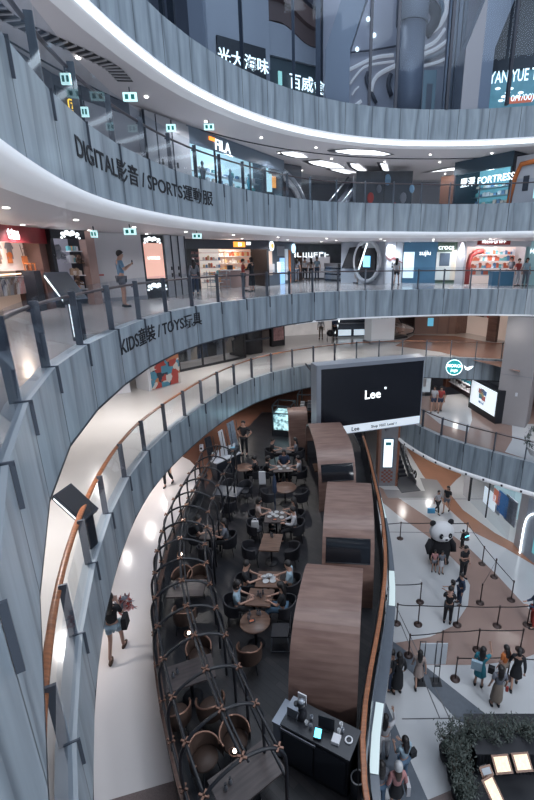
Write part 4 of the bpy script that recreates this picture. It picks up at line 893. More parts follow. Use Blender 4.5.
def picture(px_,py_,w,h,rz,lab,z=.80,m=m_amber):
    p=W(px_,py_,z+.1); T=thing('framed_picture',lab,'picture',(p.x,p.y,z),R(rz)); M_=Matrix.Rotation(R(28),4,'X'); b=MB(); b.bb(-w/2,w/2,-h/2,h/2,.10,.13,0,M_); b.build('frame',m_frame,T); b=MB(); b.bb(-w/2+.05,w/2-.05,-h/2+.05,h/2-.05,.13,.14,0,M_); b.build('glowing_print',m,T); b=MB(); b.bb(-.1,.1,-.02,.1,0,.11); b.build('support',m_black,T)
picture(501,762,.48,.42,4,'framed glowing amber picture left of a pair on the black table'); picture(521,760,.48,.42,4,'framed glowing amber picture right of a pair on the black table'); picture(492,790,.36,.62,22,'narrow framed picture with a bright streak at the near end of the table',.78); picture(485,769,.34,.24,14,'small grey framed picture behind the bushes',.8,mat('print_grey',(.25,.28,.33),.4))
for a in((503,771),(520,770),(492,774)): p=W(*a,.78); b=MB(); b.bb(-.035,.035,-.03,.03,0,.04); tag(b.build('price_card',m_wht,None,p),'small white card in front of the glowing pictures','card','small cards on the black table')
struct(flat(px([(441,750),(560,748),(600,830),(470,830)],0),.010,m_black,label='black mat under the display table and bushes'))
# panda
p=W(438,561,0); T=thing('panda_figure','large standing black and white panda figure in the roped area','figure',p,R(8)); m_pw=mat('panda_white',(.62,.62,.64),.9,noise=.08,nscale=30); m_pb=mat('panda_black',(.012,.012,.016),.9)
b=MB(); b.lathe([(.0,.05),(.36,.12),(.52,.45),(.54,.85),(.44,1.20),(.28,1.35)],(0,0,0),20,cap=False,sy=.85); b.build('body',m_pb,T)
b=MB(); b.ball((0,-.08,1.72),.52,20,14,0,(1.12,.92,.92)); b.ball((0,-.52,1.60),.17,12,8,0,(1.2,.7,.8)); b.build('head',m_pw,T)
for s in(-1,1):
    b=MB(); b.ball((s*.44,.0,2.14),.15,12,8,0,(1,.6,1)); b.build('ear',m_pb,T)
    b=MB(); b.ball((s*.21,-.53,1.76),.12,12,8,0,(.8,.4,1.15),M=None); b.build('eye_patch',m_pb,T); b=MB(); b.ball((s*.19,-.585,1.78),.025,8,6); b.build('eye',m_china,T)
    b=MB(); b.tube([(s*.40,0,1.22),(s*.60,-.10,.95),(s*.58,-.28,.68)],[.17,.17,.13],12); b.build('arm',m_pb,T)
    b=MB(); b.tube([(s*.24,0,.45),(s*.27,-.04,.2),(s*.27,-.10,.07)],[.24,.21,.15],12); b.ball((s*.27,-.16,.09),.17,12,8,0,(1,1.4,.6)); b.build('leg',m_pb,T)
b=MB(); b.ball((0,-.645,1.64),.055,10,6,0,(1.3,.6,.8)); b.box((0,-.63,1.53),(.12,.03,.015)); b.build('nose',m_pb,T); b=MB(); b.lathe([(.33,1.2),(.42,1.26),(.40,1.34),(.26,1.4)],(0,0,0),20,cap=False,sy=.85); b.build('scarf',m_pb,T)
# ================================================================ FIRST LEVEL, RIGHT SIDE
w_=Wall(W(468,407,Z1),W(494.5,424,Z1),Z1); L=w_.L; T=w_.thing('lightbox_poster','large lit white poster in a thick black frame behind the railing','poster'); za=w_.uz(474.5,381)[1]; bbx(T,'frame',m_black,0,L,0,.5,0,1.98)
(ua,zb),(ub,zc)=w_.uz(473,398),w_.uz(497,384); bbx(T,'lit_panel',m_lbw,.18,L-.12,-.03,0,.42,1.85)
for i,(u,z,c) in enumerate([(.42,1.45,(.3,.12,.1)),(.5,1.3,(.5,.42,.2)),(.58,1.45,(.08,.15,.3)),(.45,1.15,(.08,.22,.3)),(.56,1.1,(.35,.1,.1)),(.5,1.5,(.12,.12,.16))]): bbx(T,'poster_print',mat('print%d'%i,c,.5,emit=.3,ecol=c),L*u-.22,L*u+.16,-.045,-.03,z-.14,z+.14)
glyphs(5,.14,.6,mat('ltr_blue',(.12,.2,.4),.5),T,(L*.5,-.05,.72))
w_=Wall(W(441,386,Z1),W(470,404,Z1),Z1); L=w_.L; T=w_.thing('shop','brown shop interior with shelves left of the lit poster','shop front'); bbx(T,'back_wall',mat('shelf_wall',(.16,.11,.11),.5,noise=.7,nscale=4),0,L,.6,.7,0,1.95); bbx(T,'pilaster',mat('terracotta',(.2,.08,.05),.5),-.1,.35,.2,.6,0,1.95)
for z in(.5,1.0,1.5): bbx(T,'shelf',m_wht,.6,L,.25,.6,z,z+.03)
k=0
for z in(.53,1.03,1.53):
    for i in range(9):
        b=MB(); h=.16+.1*((i*7+k)%3)/2; b.bb(-.07,.07,-.07,.07,0,h); k+=1
        o=b.build('shop_item',[CL['red'],m_wht,CL['teal'],CL['khaki']][(i*3+k)%4],None,w_.world(.75+i*(L-.9)/9,.42,z)); o.rotation_euler=(0,0,w_.rz); tag(o,'small packaged item on the shelves left of the lit poster','package','items on the first level shelves')
w_=Wall(W(418,392,Z1),W(433,392,Z1),Z1); T=w_.thing('glass_door','bright glass door with black frame beside the big screen edge','door'); L=w_.L; bbx(T,'door_leaf',mat('door_pale',(.4,.45,.5),.3,emit=.3,ecol=(.6,.7,.8)),0,L*.8,0,.05,0,1.95); bbx(T,'frame',m_black,L*.8,L*.9,-.05,.05,0,1.95); bbx(T,'exit_sign',emis('exit_green',(.1,.5,.3),1.2),.1,L*.6,-.06,0,1.78,1.95); bbx(T,'sign_panel',m_wht,L*.1,L*.5,-.03,0,.4,1.0)
p=W(494,422,Z1); q=W(525,428,Z1); w_=Wall(p,q,Z1); T=w_.thing('pillar','massive square beige pillar rising at the right edge of the photo','pillar'); bbx(T,'shaft',mat('pillar_beige',(.30,.28,.285),.6,noise=.06,nscale=1),0,w_.L,0,1.6,0,C2-Z1-.02)
bbx(T,'joint',m_wallg,-.01,w_.L+.01,-.01,1.61,2.9,2.92); bbx(T,'call_point',m_wht,w_.L*.55,w_.L*.62,-.03,0,1.75,1.95)
lamp(w_.world(.5,-.8,5.3),12,(1,.95,.88),.1)
# hanging wreath at right edge
p=WD(533,441,15.5); T=thing('hanging_wreath','dark green wreath above a white ringed bowl at the right edge','decoration',(p.x+.25,p.y,p.z)); b=MB(); rnd=random.Random(3)
for i in range(500):
    a=rnd.uniform(0,2*PI); c=Vector((.48*math.cos(a)+rnd.gauss(0,.06),rnd.gauss(0,.07),.48*math.sin(a)+rnd.gauss(0,.06)+.15)); d=Vector((rnd.gauss(0,1),rnd.gauss(0,1),rnd.gauss(0,1))).normalized()*.07; s=d.cross(Vector((.3,.5,.8))).normalized()*.015; b.add([c-d,c+s,c+d,c-s],[(0,1,2,3)])
b.build('evergreen_ring',mat('wreath_green',(.02,.04,.03),.7),T)
for i in range(4): b=MB(); r_=.40-.05*i; b.tube([(r_*math.cos(a),r_*math.sin(a),-.28-.09*i) for a in [2*PI*k/28 for k in range(28)]],.035,8,closed=True); b.build('bowl_ring',m_china,T)
b=MB(); b.cyl((0,0,.6),.012,20-15+3.2,6); b.build('cable',m_dark,T)
# round illuminated sign on the second balcony band
fq=RING['L2']; P0=W(454,367,Z2-.35)
w_=Wall(W(430,367,Z2-.2),W(480,367,Z2-.2),0)
def fascia_pt(k,px_,py_,z):
    """nearest balcony segment in the direction of a surveyed point"""
    P=RING[k]; x=(px_-CXP)/F_PX; y=(400-py_)/F_PX; r=Vector((x,math.cos(PITCH)+y*math.sin(PITCH))); zz=-math.sin(PITCH)+y*math.cos(PITCH); best=None
    for i in range(len(P)-1):
        a,b=P[i],P[i+1]; d=b-a; n=Vector((-d.y,d.x)); den=r.dot(n)
        if abs(den)<1e-9: continue
        t=a.dot(n)/den; h=r*t; s=(h-a).dot(d)/d.dot(d)
        if t>0 and -.001<=s<=1.001 and (best is None or t<best[0]): best=(t,h,d.normalized(),EYE+zz*t,i)
    return best
t_,h_,d_,z_,_i=fascia_pt('L2',454,367,0)
rz_=math.atan2(d_.y,d_.x); n_=Vector((d_.y,-d_.x)); T=thing('round_sign','round teal sign with white lettering and ring on the second balcony band','sign',(h_.x+n_.x*.06,h_.y+n_.y*.06,z_),rz_); Mx=Matrix.Rotation(PI/2,4,'X')
b=MB(); b.cyl((0,0,0),.50,.05,36,M=Mx); b.build('disc',mat('teal_disc',(.01,.20,.22),.4,emit=.5,ecol=(.0,.45,.48)),T); b=MB(); b.tube([(.47*math.cos(a),-.06,.47*math.sin(a)) for a in [2*PI*k/36 for k in range(36)]],.022,6,closed=True); b.build('ring',m_lw,T)
letters('MOROI',.26,m_lw,T,(0,-.08,.02),bold=.003); letters('jogo',.24,m_lw,T,(0.02,-.08,-.24),bold=.003)
T=thing('bird_emblem','small white bird shaped emblem right of the round teal sign','sign',(h_.x+n_.x*.06+d_.x*.85,h_.y+n_.y*.06+d_.y*.85,z_-.02),rz_); b=MB(); b.add([(-.3,0,.18),(-.1,0,.02),(.0,0,.08),(.28,0,.16),(.15,0,-.02),(-.02,0,-.14),(-.18,0,-.08)],[(0,1,6),(1,2,3,4,5,6)]); b.build('bird',m_lw,T)
# lettering on the bands
m_ltr=mat('lettering_dark',(.006,.007,.012),.6)
def band_text(k,s,x0,y0,x1,y1,size,label,cjk_bold=.012,z0=None):
    """dark lettering wrapped along the curved band from one surveyed point to another"""
    P=RING[k]; acc=[0]
    for a,b in zip(P[:-1],P[1:]): acc.append(acc[-1]+(b-a).length)
    A=fascia_pt(k,x0,y0,0); B_=fascia_pt(k,x1,y1,0); sa=acc[A[4]]+(A[1]-P[A[4]]).length; sb_=acc[B_[4]]+(B_[1]-P[B_[4]]).length
    vs,fs=text_mesh(s,1.0,.004,cjk_bold); mn=min(v[0] for v in vs); mx=max(v[0] for v in vs); kx=(sb_-sa)/(mx-mn); zz=z0 if z0 is not None else (A[3]+B_[3])/2
    out=[]; base=None
    T=thing('band_lettering',label,'sign',(A[1].x,A[1].y,zz))
    for x,y,z in vs:
        q=sa+(x-mn)*kx; i=0
        while i<len(acc)-2 and acc[i+1]<q: i+=1
        d=(P[i+1]-P[i]).normalized(); p=P[i]+d*(q-acc[i])+Vector((d.y,-d.x))*(.012-y); out.append((p.x-A[1].x,p.y-A[1].y,z*size))
    b=MB(); b.add(out,fs); b.build('lettering',m_ltr,T); return T
band_text('L4','DIGITAL影音 / SPORTS運動服',77,155,213,205,.50,'dark lettering DIGITAL and SPORTS on the upper balcony band')
band_text('L3','KIDS童裝 / TOYS玩具',121,352,202,325,.48,'dark lettering KIDS and TOYS on the third balcony band')
# ================================================================ THIRD LEVEL SHOPS (KIDS / TOYS floor)
m_warm=emis('shelf_glow_warm',(.85,.55,.40),.55); m_warmwall=mat('shop_warm_wall_glow',(.34,.25,.22),.6,emit=.16,ecol=(1,.75,.6))  # wall emission imitates the warm light inside the shop
GI=0
GOODS=[mat('good%d'%i,c,.5,emit=.12,ecol=c) for i,c in enumerate([(.45,.10,.05),(.5,.45,.42),(.6,.28,.10),(.08,.16,.28),(.5,.5,.55),(.30,.20,.14),(.10,.30,.33),(.55,.38,.20)])]
def goods(Wl,u0,u1,v,zs,n,label,group,name='package',w=.09,hmin=.12,hmax=.26,cols=None,rnd=None):
    rnd=rnd or random.Random(len(label)+int(u0*7)); cols=cols or range(8); protos={}
    for z in zs:
        for i in range(n):
            u=u0+(u1-u0)*(i+.5)/n; h=rnd.uniform(hmin,hmax); c=rnd.choice(list(cols))
            k=(c,round(h*12)); 
            if k not in protos:
                b=MB(); hh=round(h*12)/12; b.box((0,0,hh*.45),(w*1.3,w,hh*.9)); b.box((0,0,hh*.95),(w*.6,w*.6,hh*.12)); o=b.build(name,GOODS[c]); protos[k]=o
            else: o=protos[k].copy(); COL.objects.link(o)
            o.location=Wl.world(u+rnd.uniform(-.02,.02),v,z); o.rotation_euler=(0,0,Wl.rz); tag(o,label,'package',group)
def shopbox(w_,label,H,depth,u0,u1,back,side,header=None,hh=.4,name='shop'):
    T=w_.thing(name,label,'shop'); bbx(T,'back_wall',back,u0,u1,depth,depth+.1,0,H); bbx(T,'side_wall',side,u0-.12,u0,0,depth,0,H); bbx(T,'side_wall',side,u1,u1+.12,0,depth,0,H)  # back wall material glows in place of the shop's interior lighting
    if header is not None: bbx(T,'header',header,u0-.12,u1+.12,-.06,.06,H-hh,H)
    return T
H3=C3-Z3-.01
def ceilpts(a,b,zc,zf): return Wall(W(*a,zc),W(*b,zc),zf)
# red sign clothes shop, far left
w_=ceilpts((-45,219),(46,229),C3,Z3); L=w_.L
T=shopbox(w_,'children clothes shop with dark red sign at the left edge',H3,1.3,0,L,m_warmwall,mat('brown_post',(.12,.06,.05),.5),mat('sign_red',(.24,.025,.03),.45),.48)
u,z=w_.uz(14,235); letters('ttu',.50,m_lw,T,(w_.uz(10,233)[0],-.09,H3-.38),bold=.006)
u0,z0=w_.uz(5,272); u1,z1=w_.uz(40,240); o=bbx(T,'display_niche',mat('niche',(.42,.32,.30),.6,emit=.28,ecol=(1,.78,.68)),u0,u1,.5,.55,z0,z1)
bbx(T,'divider',mat('brown_post',(.12,.06,.05),.5),w_.uz(39,250)[0],w_.uz(45.5,250)[0],-.03,.5,0,H3-.45)
zr=w_.uz(20,275)[1]; bbx(T,'light_strip',emis('strip_amber',(1,.72,.5),1.6),.1,L*.85,.35,.42,zr,zr+.03)
b=MB(); b.tube([(.1,.3,zr-.08),(L*.9,.3,zr-.08)],.015,6); b.build('clothes_rail',m_black,T)
def garment(w_,u,v,z,s,label,m,group=None,short=False,name='hanging_garment'):
    b=MB(); b.add([(-.16*s,0,0),(-.07*s,0,.05*s),(.07*s,0,.05*s),(.16*s,0,0),(.25*s,0,-.16*s),(.17*s,0,-.2*s),(.14*s,0,-.14*s),(.16*s,0,-.5*s),(-.16*s,0,-.5*s),(-.14*s,0,-.14*s),(-.17*s,0,-.2*s),(-.25*s,0,-.16*s)],[(0,1,2,3,4,5,6,7,8,9,10,11)]); b.add([(-.15*s,.05,0),(.15*s,.05,0),(.15*s,.05,-.5*s),(-.15*s,.05,-.5*s)],[(0,1,2,3)])
    o=b.build(name,m,None,w_.world(u,v,z)); o.rotation_euler=(0,0,w_.rz); return tag(o,label,'clothing',group)
for i,(x,mm) in enumerate([(12,CL['grey']),(23,CL['grey'])]):
    u,z=w_.uz(x,243); garment(w_,u,.46,z,.95,['grey child shirt pinned on the left of the pale display niche','grey child shirt pinned on the right of the pale display niche'][i],mm)
    u,z=w_.uz(x+1,253); garment(w_,u,.44,z,.62,['brown shorts pinned under the left grey child shirt','orange shorts pinned under the right grey child shirt'][i],[CL['brown'],CL['orange']][i],name='pinned_shorts')
cols=[CL['beige'],CL['brown'],CL['white'],CL['pink'],CL['grey'],CL['navy'],CL['white'],CL['khaki']]
for i in range(20): garment(w_,.25+i*(L*.85-.3)/20,.30,zr-.10,1.0,'garment hanging on the lit rail of the red sign shop',cols[(i*5)%8],'garments on the lit rail')
u,_=w_.uz(37,265); T2=w_.thing('wooden_ladder','small wooden ladder leaning beside the pale display niche','ladder',u,v=.3); b=MB()
for x in(0,.2): b.tube([(x,0,.9),(x-.05,.1,2.1)],.014,6)
b.build('stile',m_walnut,T2); b=MB(); [b.tube([(0,.01*k,1.0+.14*k),(.2,.01*k,1.0+.14*k)],.012,6) for k in range(8)]; b.build('rungs',m_table,T2)
u,z=w_.uz(34,264); T2=w_.thing('child_chair','little orange chair shown in front of the ladder','chair',u,v=.15); T2.location.z+=z-.2; bbx(T2,'seat',CL['orange'],-.14,.14,-.12,.12,.2,.23); bbx(T2,'backrest',CL['orange'],-.14,.14,.1,.13,.23,.45); [bbx(T2,'leg',CL['orange'],x-.015,x+.015,y-.015,y+.015,0,.2) for x in(-.12,.12) for y in(-.1,.1)]
bbx(w_.thing('display_plinth','dark plinth carrying the little orange chair','plinth',u,v=.15),'plinth',m_dark,-.2,.2,-.2,.2,0,z-.21)
lamp(w_.world(L*.5,.25,H3-.7),34,(1,.78,.62),.15)
# plush toy window
w_=ceilpts((48,228.5),(90,230.8),C3,Z3); L=w_.L
T=shopbox(w_,'toy shop window with black frame and white splash emblem beside the red sign shop',H3,1.0,.12,L-.25,mat('toy_wall',(.26,.25,.30),.6,emit=.10,ecol=(.8,.8,1)),m_black,m_black,.30)
bbx(T,'side_post',mat('post_rose',(.30,.20,.18),.5),L-.3,L+.05,-.08,.3,0,H3)
def splash(T,u,z,s,m,par=None,dy=-.08):
    b=MB()
    for i,(x,y,r) in enumerate([(-.35,.05,.10),(-.15,.10,.13),(.12,.10,.13),(.35,.05,.10),(-.42,-.1,.06),(.42,-.1,.06),(0,.03,.09),(-.28,-.06,.05),(.28,-.06,.05)]): b.ball((u+x*s,dy,z+y*s),r*s,8,6,0,(1,.25,.8))
    return b.build('splash_emblem',m,T)
splash(T,L*.45,H3-.18,.8,m_lw); 
for z in(.55,1.05,1.5,1.9): bbx(T,'shelf',m_wht,L*.52,L-.3,.2,.7,z,z+.03)
goods(w_,L*.54,L-.35,.42,[.58,1.08,1.53,1.93],4,'toy box on the shelves of the black framed toy window','toys in the black framed window',w=.11)
for i,(px_,py_,s,c,lab) in enumerate([(59,250,.30,'grey','large grey plush toy hanging in the toy window'),(70,294,.34,'khaki','large beige plush sloth at the foot of the toy window'),(79,279,.22,'brown','brown plush bear seated by the toy shelves'),(80,258,.20,'brown','small brown plush animal high in the toy window')]):
    u,z=w_.uz(px_,py_); z=max(z,.3); t=w_.thing('plush_toy',lab,'toy',u,v=.12); t.location.z+=z-s; b=MB(); b.ball((0,0,s*.5),s*.55,12,8,0,(.9,.7,1)); b.build('body',CL[c],t); b=MB(); b.ball((0,-.05,s*1.2),s*.4,12,8); b.ball((-s*.3,0,s*1.5),s*.13,8,6); b.ball((s*.3,0,s*1.5),s*.13,8,6); b.build('head',CL[c],t)
    for sx in(-1,1): b=MB(); b.tube([(sx*s*.4,0,s*.8),(sx*s*.7,-.1,s*.4)],s*.14,8); b.build('arm',CL[c],t); b=MB(); b.tube([(sx*s*.3,-.02,s*.2),(sx*s*.45,-.2,s*.1)],s*.16,8); b.build('leg',CL[c],t)
lamp(w_.world(L*.4,.3,H3-.5),7,(.9,.92,1),.15)
# recess wall, exit signs, banner, silver doors
w_=ceilpts((91,231.5),(140,233.5),C3,Z3); L=w_.L; struct(bbx(None,'wall_left',m_wallw,0,L,0,.15,0,H3,w_.p0)).rotation_euler=(0,0,w_.rz)
struct(bbx(None,'baseboard_left',m_wallg,0,L,-.02,0,0,.15,w_.p0)).rotation_euler=(0,0,w_.rz)
T=w_.thing('red_wall_sign','tiny red plate on the white wall behind the standing man','sign',w_.uz(101,275)[0],v=-.03); z=w_.uz(101,275)[1]; bbx(T,'plate',CL['red'],-.1,.1,-.01,.01,z-.03,z+.03)
def exitsign(px_,py_,Y,label,wide=.34):
    p=WD(px_,py_,Y); T=thing('exit_sign',label,'sign',p,0); bbx(T,'housing',emis('exit_panel',(.55,.85,.85),.9),-wide/2,wide/2,-.02,.02,-.09,.09); bbx(T,'pictogram',mat('exit_dark',(.02,.25,.22),.5),-wide*.35,-wide*.1,-.03,-.02,-.05,.05); bbx(T,'pictogram',mat('exit_dark',(.02,.25,.22),.5),wide*.1,wide*.35,-.03,-.02,-.05,.05); bbx(T,'bracket',m_dark,-.01,.01,-.01,.01,.09,.2)
exitsign(130,231.5,13.5,'lit exit sign hanging above the man at the third level railing'); exitsign(197,236,17.5,'lit exit sign hanging left of the cosmetics shop'); exitsign(94,234,13,'small pale exit sign close to the toy window post',.18)
w_=ceilpts((139,233.7),(163,234.5),C3,Z3); L=w_.L; T=w_.thing('banner_screen','tall pink and black lit banner screen with white splash emblems','screen'); bbx(T,'housing',m_black,.05,L-.03,0,.2,0,H3-.02); bbx(T,'pink_panel',emis('banner_pink',(.75,.42,.34),.65),.12,L-.10,-.02,0,.82,H3-.35); splash(T,L*.5,H3-.25,.8,m_lw,dy=-.03); splash(T,L*.5,.45,.95,m_lw,dy=-.03); glyphs(8,.11,.55,m_lw,T,(L*.5,-.04,1.62))
w_=ceilpts((163,234.5),(184,236),C3,Z3); L=w_.L; m_silver=mat('door_silver',(.38,.39,.42),.3,.4)
for i in range(3):
    T=w_.thing('silver_door',['left','middle','right'][i]+' tall silver door leaf between the pink banner and the cosmetics shop','door',L*i/3); bbx(T,'leaf',m_silver,.03,L/3-.03,0,.08,0,H3); bbx(T,'edge',m_dark,L/3-.04,L/3+.01,-.03,.1,0,H3)
    if i<2: bbx(T,'handle',m_black,L/3-.18,L/3-.10,-.03,0,1.15,1.3); bbx(T,'handle',m_black,L/3-.18,L/3-.10,-.03,0,.85,1.02)
# cosmetics / food shop with warm shelves
w_=ceilpts((184,238.5),(268,240.3),C3,Z3); L=w_.L
T=shopbox(w_,'open shop with warm lit shelves and orange sign in the third level',H3,2.2,.15,L-.1,emis('shelf_back',(.55,.36,.27),.45),m_black,mat('header_dark',(.035,.04,.055),.4),.50)
bbx(T,'side_wall',m_black,.15,w_.uz(198,250)[0],-.02,.1,0,H3-.5); u,z=w_.uz(241,244.5); bbx(T,'sign_panel',emis('sign_orange',(.9,.35,.05),1.3),u-.5,u+.2,-.12,-.06,z-.14,z+.14); glyphs(2,.2,.22,m_lw,T,(u-.12,-.14,z-.1)); bbx(T,'sign_panel',m_lw,u+.3,u+.55,-.12,-.06,z-.02,z+.14)
for i in range(3): glyphs(4,.12,.45,CL['pink'],T,(.55,-.05,1.85-.28*i))
ua,ub=w_.uz(200,260)[0],w_.uz(262,260)[0]
for z in(.5,.95,1.35,1.75,2.05): bbx(T,'shelf',m_wht,ua,ub,1.4,2.0,z-.03,z)
goods(w_,ua+.05,ub-.05,1.6,[.95,1.35,1.75],22,'small boxed product on the warm lit shelves','products on the warm lit shelves',w=.10,hmin=.14,hmax=.28,cols=[0,1,2,5,7,1])
t=w_.thing('checkout_counter','pinkish wooden checkout counter in the warm shop','counter',w_.uz(222,270)[0]); bbx(t,'cabinet',mat('counter_pink',(.30,.20,.18),.5),0,1.9,.2,.8,0,.95); bbx(t,'worktop',m_wht,-.05,1.95,.15,.85,.95,1.0); bbx(t,'till',m_dark,.5,.8,.3,.5,1.0,1.25)
u0=w_.uz(200,245)[0]; t=w_.thing('display_shelf','bright tall shelf at the left of the warm shop entrance','shelf',u0+.1,v=.1); bbx(t,'back_panel',emis('shelf_white',(.75,.66,.6),.55),0,1.15,.4,.45,0,2.15); [bbx(t,'shelf_board',m_wht,0,1.15,0,.42,z,z+.03) for z in(.3,.7,1.1,1.5,1.9)]
goods(w_,u0+.15,u0+1.2,.25,[.33,.73,1.13,1.53],7,'packaged item on the bright tall shelf','items on the bright tall shelf',w=.08)
t=w_.thing('shopping_cart','wire trolley rack standing before the bright tall shelf','cart',u0+.1,v=-.9); b=MB()
for z in(.15,.5,.85): 
    for x in range(8): b.tube([(x*.16,0,z),(x*.16,.5,z)],.008,4)
    b.tube([(0,0,z),(1.15,0,z),(1.15,.5,z),(0,.5,z)],.012,5,closed=True)
b.build('wire_basket',m_steel,t); b=MB(); [b.tube([(x,y,0),(x,y,1.0)],.015,5) for x in(0,1.15) for y in(0,.5)]; b.build('frame',m_steel,t)
lamp(w_.world(L*.6,.9,H3-.5),75,(1,.82,.68),.2)
# dark shop corner with round sign and blue figure
w_=ceilpts((268,240.5),(294,242.3),C3,Z3); L=w_.L; m_dblue=mat('shop_slate',(.07,.085,.11),.4)
T=w_.thing('shop','dark slate shop corner with round sign and tall blue lit figure panel','shop'); bbx(T,'facade',m_dblue,0,L,0,.4,0,H3)
def plate(T,w_,a,b_,m,name='panel',y0=-.05,y1=0):
    (ua,za),(ub,zb)=w_.uz(*a),w_.uz(*b_); return bbx(T,name,m,min(ua,ub),max(ua,ub),y0,y1,max(.02,min(za,zb)),max(za,zb))
plate(T,w_,(268,251),(272,275),mat('beige_lit',(.4,.3,.24),.5,emit=.4,ecol=(.8,.6,.5)),'window'); plate(T,w_,(277,246),(284,256),m_wallg,'poster'); plate(T,w_,(268.5,264),(274,272),m_wht,'poster'); plate(T,w_,(277,262),(284,272),m_lbw,'poster')
plate(T,w_,(279.5,258),(284.5,286),emis('figure_blue',(.25,.45,.75),.8),'lit_figure'); plate(T,w_,(288,250),(290.5,283),CL['orange'],'door_edge'); plate(T,w_,(284.5,249),(288,280),mat('inner_glow',(.3,.33,.38),.5,emit=.3,ecol=(.6,.7,.8)),'doorway')
u,z=w_.uz(270.5,246); b=MB(); b.cyl((0,0,0),.28,.06,24,M=Matrix.Translation((u,-.05,z))@Mx); b.build('round_sign',emis('round_white',(.8,.9,.95),1.2),T); b=MB(); b.cyl((0,0,0),.15,.07,20,M=Matrix.Translation((u,-.07,z))@Mx); b.build('round_sign_core',emis('round_orange',(.9,.4,.1),1.2),T)
u,z=w_.uz(292.5,248.5); b=MB(); b.cyl((0,0,0),.30,.06,24,M=Matrix.Translation((u,-.05,z))@Mx); b.build('round_sign',emis('round_blue',(.55,.8,1),1.3),T)
# deep corridor
w_=Wall(W(300,279,Z3),W(337,279,Z3),Z3); L=w_.L; T=w_.thing('shop','distant shop row with white sign at the end of the corridor','shop'); bbx(T,'facade',mat('far_shop',(.16,.18,.21),.5,noise=.6,nscale=1.5),-1,L+1,0,.3,0,H3); glyphs(7,.34,3.0,m_lw,T,(w_.uz(311,257.5)[0],-.05,H3-.95)); bbx(T,'doorway',emis('corr_glow',(.45,.45,.5),.5),.2,L*.8,-.03,0,.1,1.7)
bbx(T,'doorway',mat('door_brown',(.2,.11,.08),.5),-.6,.2,-.04,0,0,2.0)
w_=Wall(W(324,280,Z3),W(337,281,Z3),Z3); T=w_.thing('service_desk','white layered service desk in the third level corridor','desk'); [bbx(T,'tier',m_wht,0,w_.L,0,.8,.1+.42*i,.40+.42*i) for i in range(3)]; bbx(T,'base',m_dark,0,w_.L,.05,.7,0,1.2)
# oval sculpted lift surround
w_=Wall(W(338,283,Z3),W(381,285,Z3),Z3); L=w_.L; T=w_.thing('lift_surround','silver rounded portal with dark panel and blue lit screen','portal')
bbx(T,'wall_panel',mat('portal_grey',(.40,.43,.48),.3,.1),0,L,.3,.5,0,H3); b=MB(); b.add([(.25,0,.95),(.9,0,H3-.35),(1.9,0,H3-.25),(1.5,0,.95)],[(0,1,2,3)]); b.build('dark_panel',m_black,T)
u,z=w_.uz(366,262); b=MB(); b.tube([(u+.95*math.cos(a),.1,max(.05,z+.05+1.25*math.sin(a))) for a in [2*PI*k/30 for k in range(30)]],.13,8,closed=True); b.build('portal_ring',mat('portal_white',(.5,.52,.56),.3),T); bbx(T,'dark_opening',m_black,u-.6,u+.6,.12,.29,.3,z+.85); plate(T,w_,(363,256),(369,267),emis('screen_blue',(.2,.65,1),1.8),'screen',.05,.10)
b=MB(); b.tube([(1.7,-.05,.9),(2.3,-.05,H3-.1)],.05,6); b.build('light_bar',m_lw,T)
b=MB(); b.quad((-.3,-1.0,.1),(L,-1.0,.1),(L,-1.0,1.1),(-.3,-1.0,1.1)); b.build('glass_screen',m_bglass,T)
# white pillar with red contour lines
w_=Wall(W(380,284,Z3),W(401,283,Z3),Z3); L=w_.L; T=w_.thing('pillar','pale pillar with thin red contour lines in the third level','pillar'); bbx(T,'shaft',mat('pillar_blue_grey_glow',(.5,.53,.58),.4,emit=.08,ecol=(.6,.75,.9)),0,L,0,1.3,0,H3)  # shaft emission imitates bright light falling on the pillar
for k in range(2): b=MB(); b.tube([(.1+k*.15,-.02,H3-.1-k*.15),(.45,-.02,1.75-k*.12),(.8,-.02,1.55-k*.1),(1.05,-.02,1.7-k*.1),(L,-.02,1.3)],.018,5); b.build('contour_line',CL['red'],T)
bbx(T,'joint',m_dark,L*.68,L*.70,-.01,0,0,H3); bbx(T,'call_plate',m_black,L*.5,L*.56,-.02,0,1.0,1.15); bbx(T,'call_plate',m_black,L*.5,L*.56,-.02,0,1.2,1.35)
# right hand shops: blue shop, crocs, red toy shop, teal shop
w_=Wall(W(402,283,Z3),W(463,283.5,Z3),Z3); L=w_.L; m_blueshop=mat('shop_blue',(.03,.09,.16),.5,emit=.15,ecol=(.05,.2,.35))
T=w_.thing('shop','blue and green shop row with white signs and dark figures in the windows','shop'); bbx(T,'facade',m_blueshop,0,w_.uz(436,270)[0],0,.3,0,H3); bbx(T,'facade',mat('shop_green',(.06,.10,.07),.5),w_.uz(436,270)[0],w_.uz(462,270)[0],0,.3,0,H3)
plate(T,w_,(404,252),(413,278),emis('win_pale',(.5,.65,.75),.8),'window'); plate(T,w_,(437,252),(452,280),mat('win_grey',(.30,.32,.32),.5,emit=.4,ecol=(.6,.65,.65)),'window'); plate(T,w_,(452,250),(456,280),mat('win_beige',(.4,.34,.28),.5,emit=.35,ecol=(.7,.6,.5)),'window'); plate(T,w_,(440,253),(449,266),mat('pic_dark',(.04,.06,.09),.4),'poster',-.08,-.05)
letters('sujiu',.42,m_lw,T,(w_.uz(425,254)[0],-.1,w_.uz(425,255)[1]),bold=.003); letters('crocs',.46,m_lw,T,(w_.uz(446,249)[0],-.1,w_.uz(446,249.5)[1]),bold=.004)
w_=Wall(W(462,285,Z3),W(523,285,Z3),Z3); L=w_.L
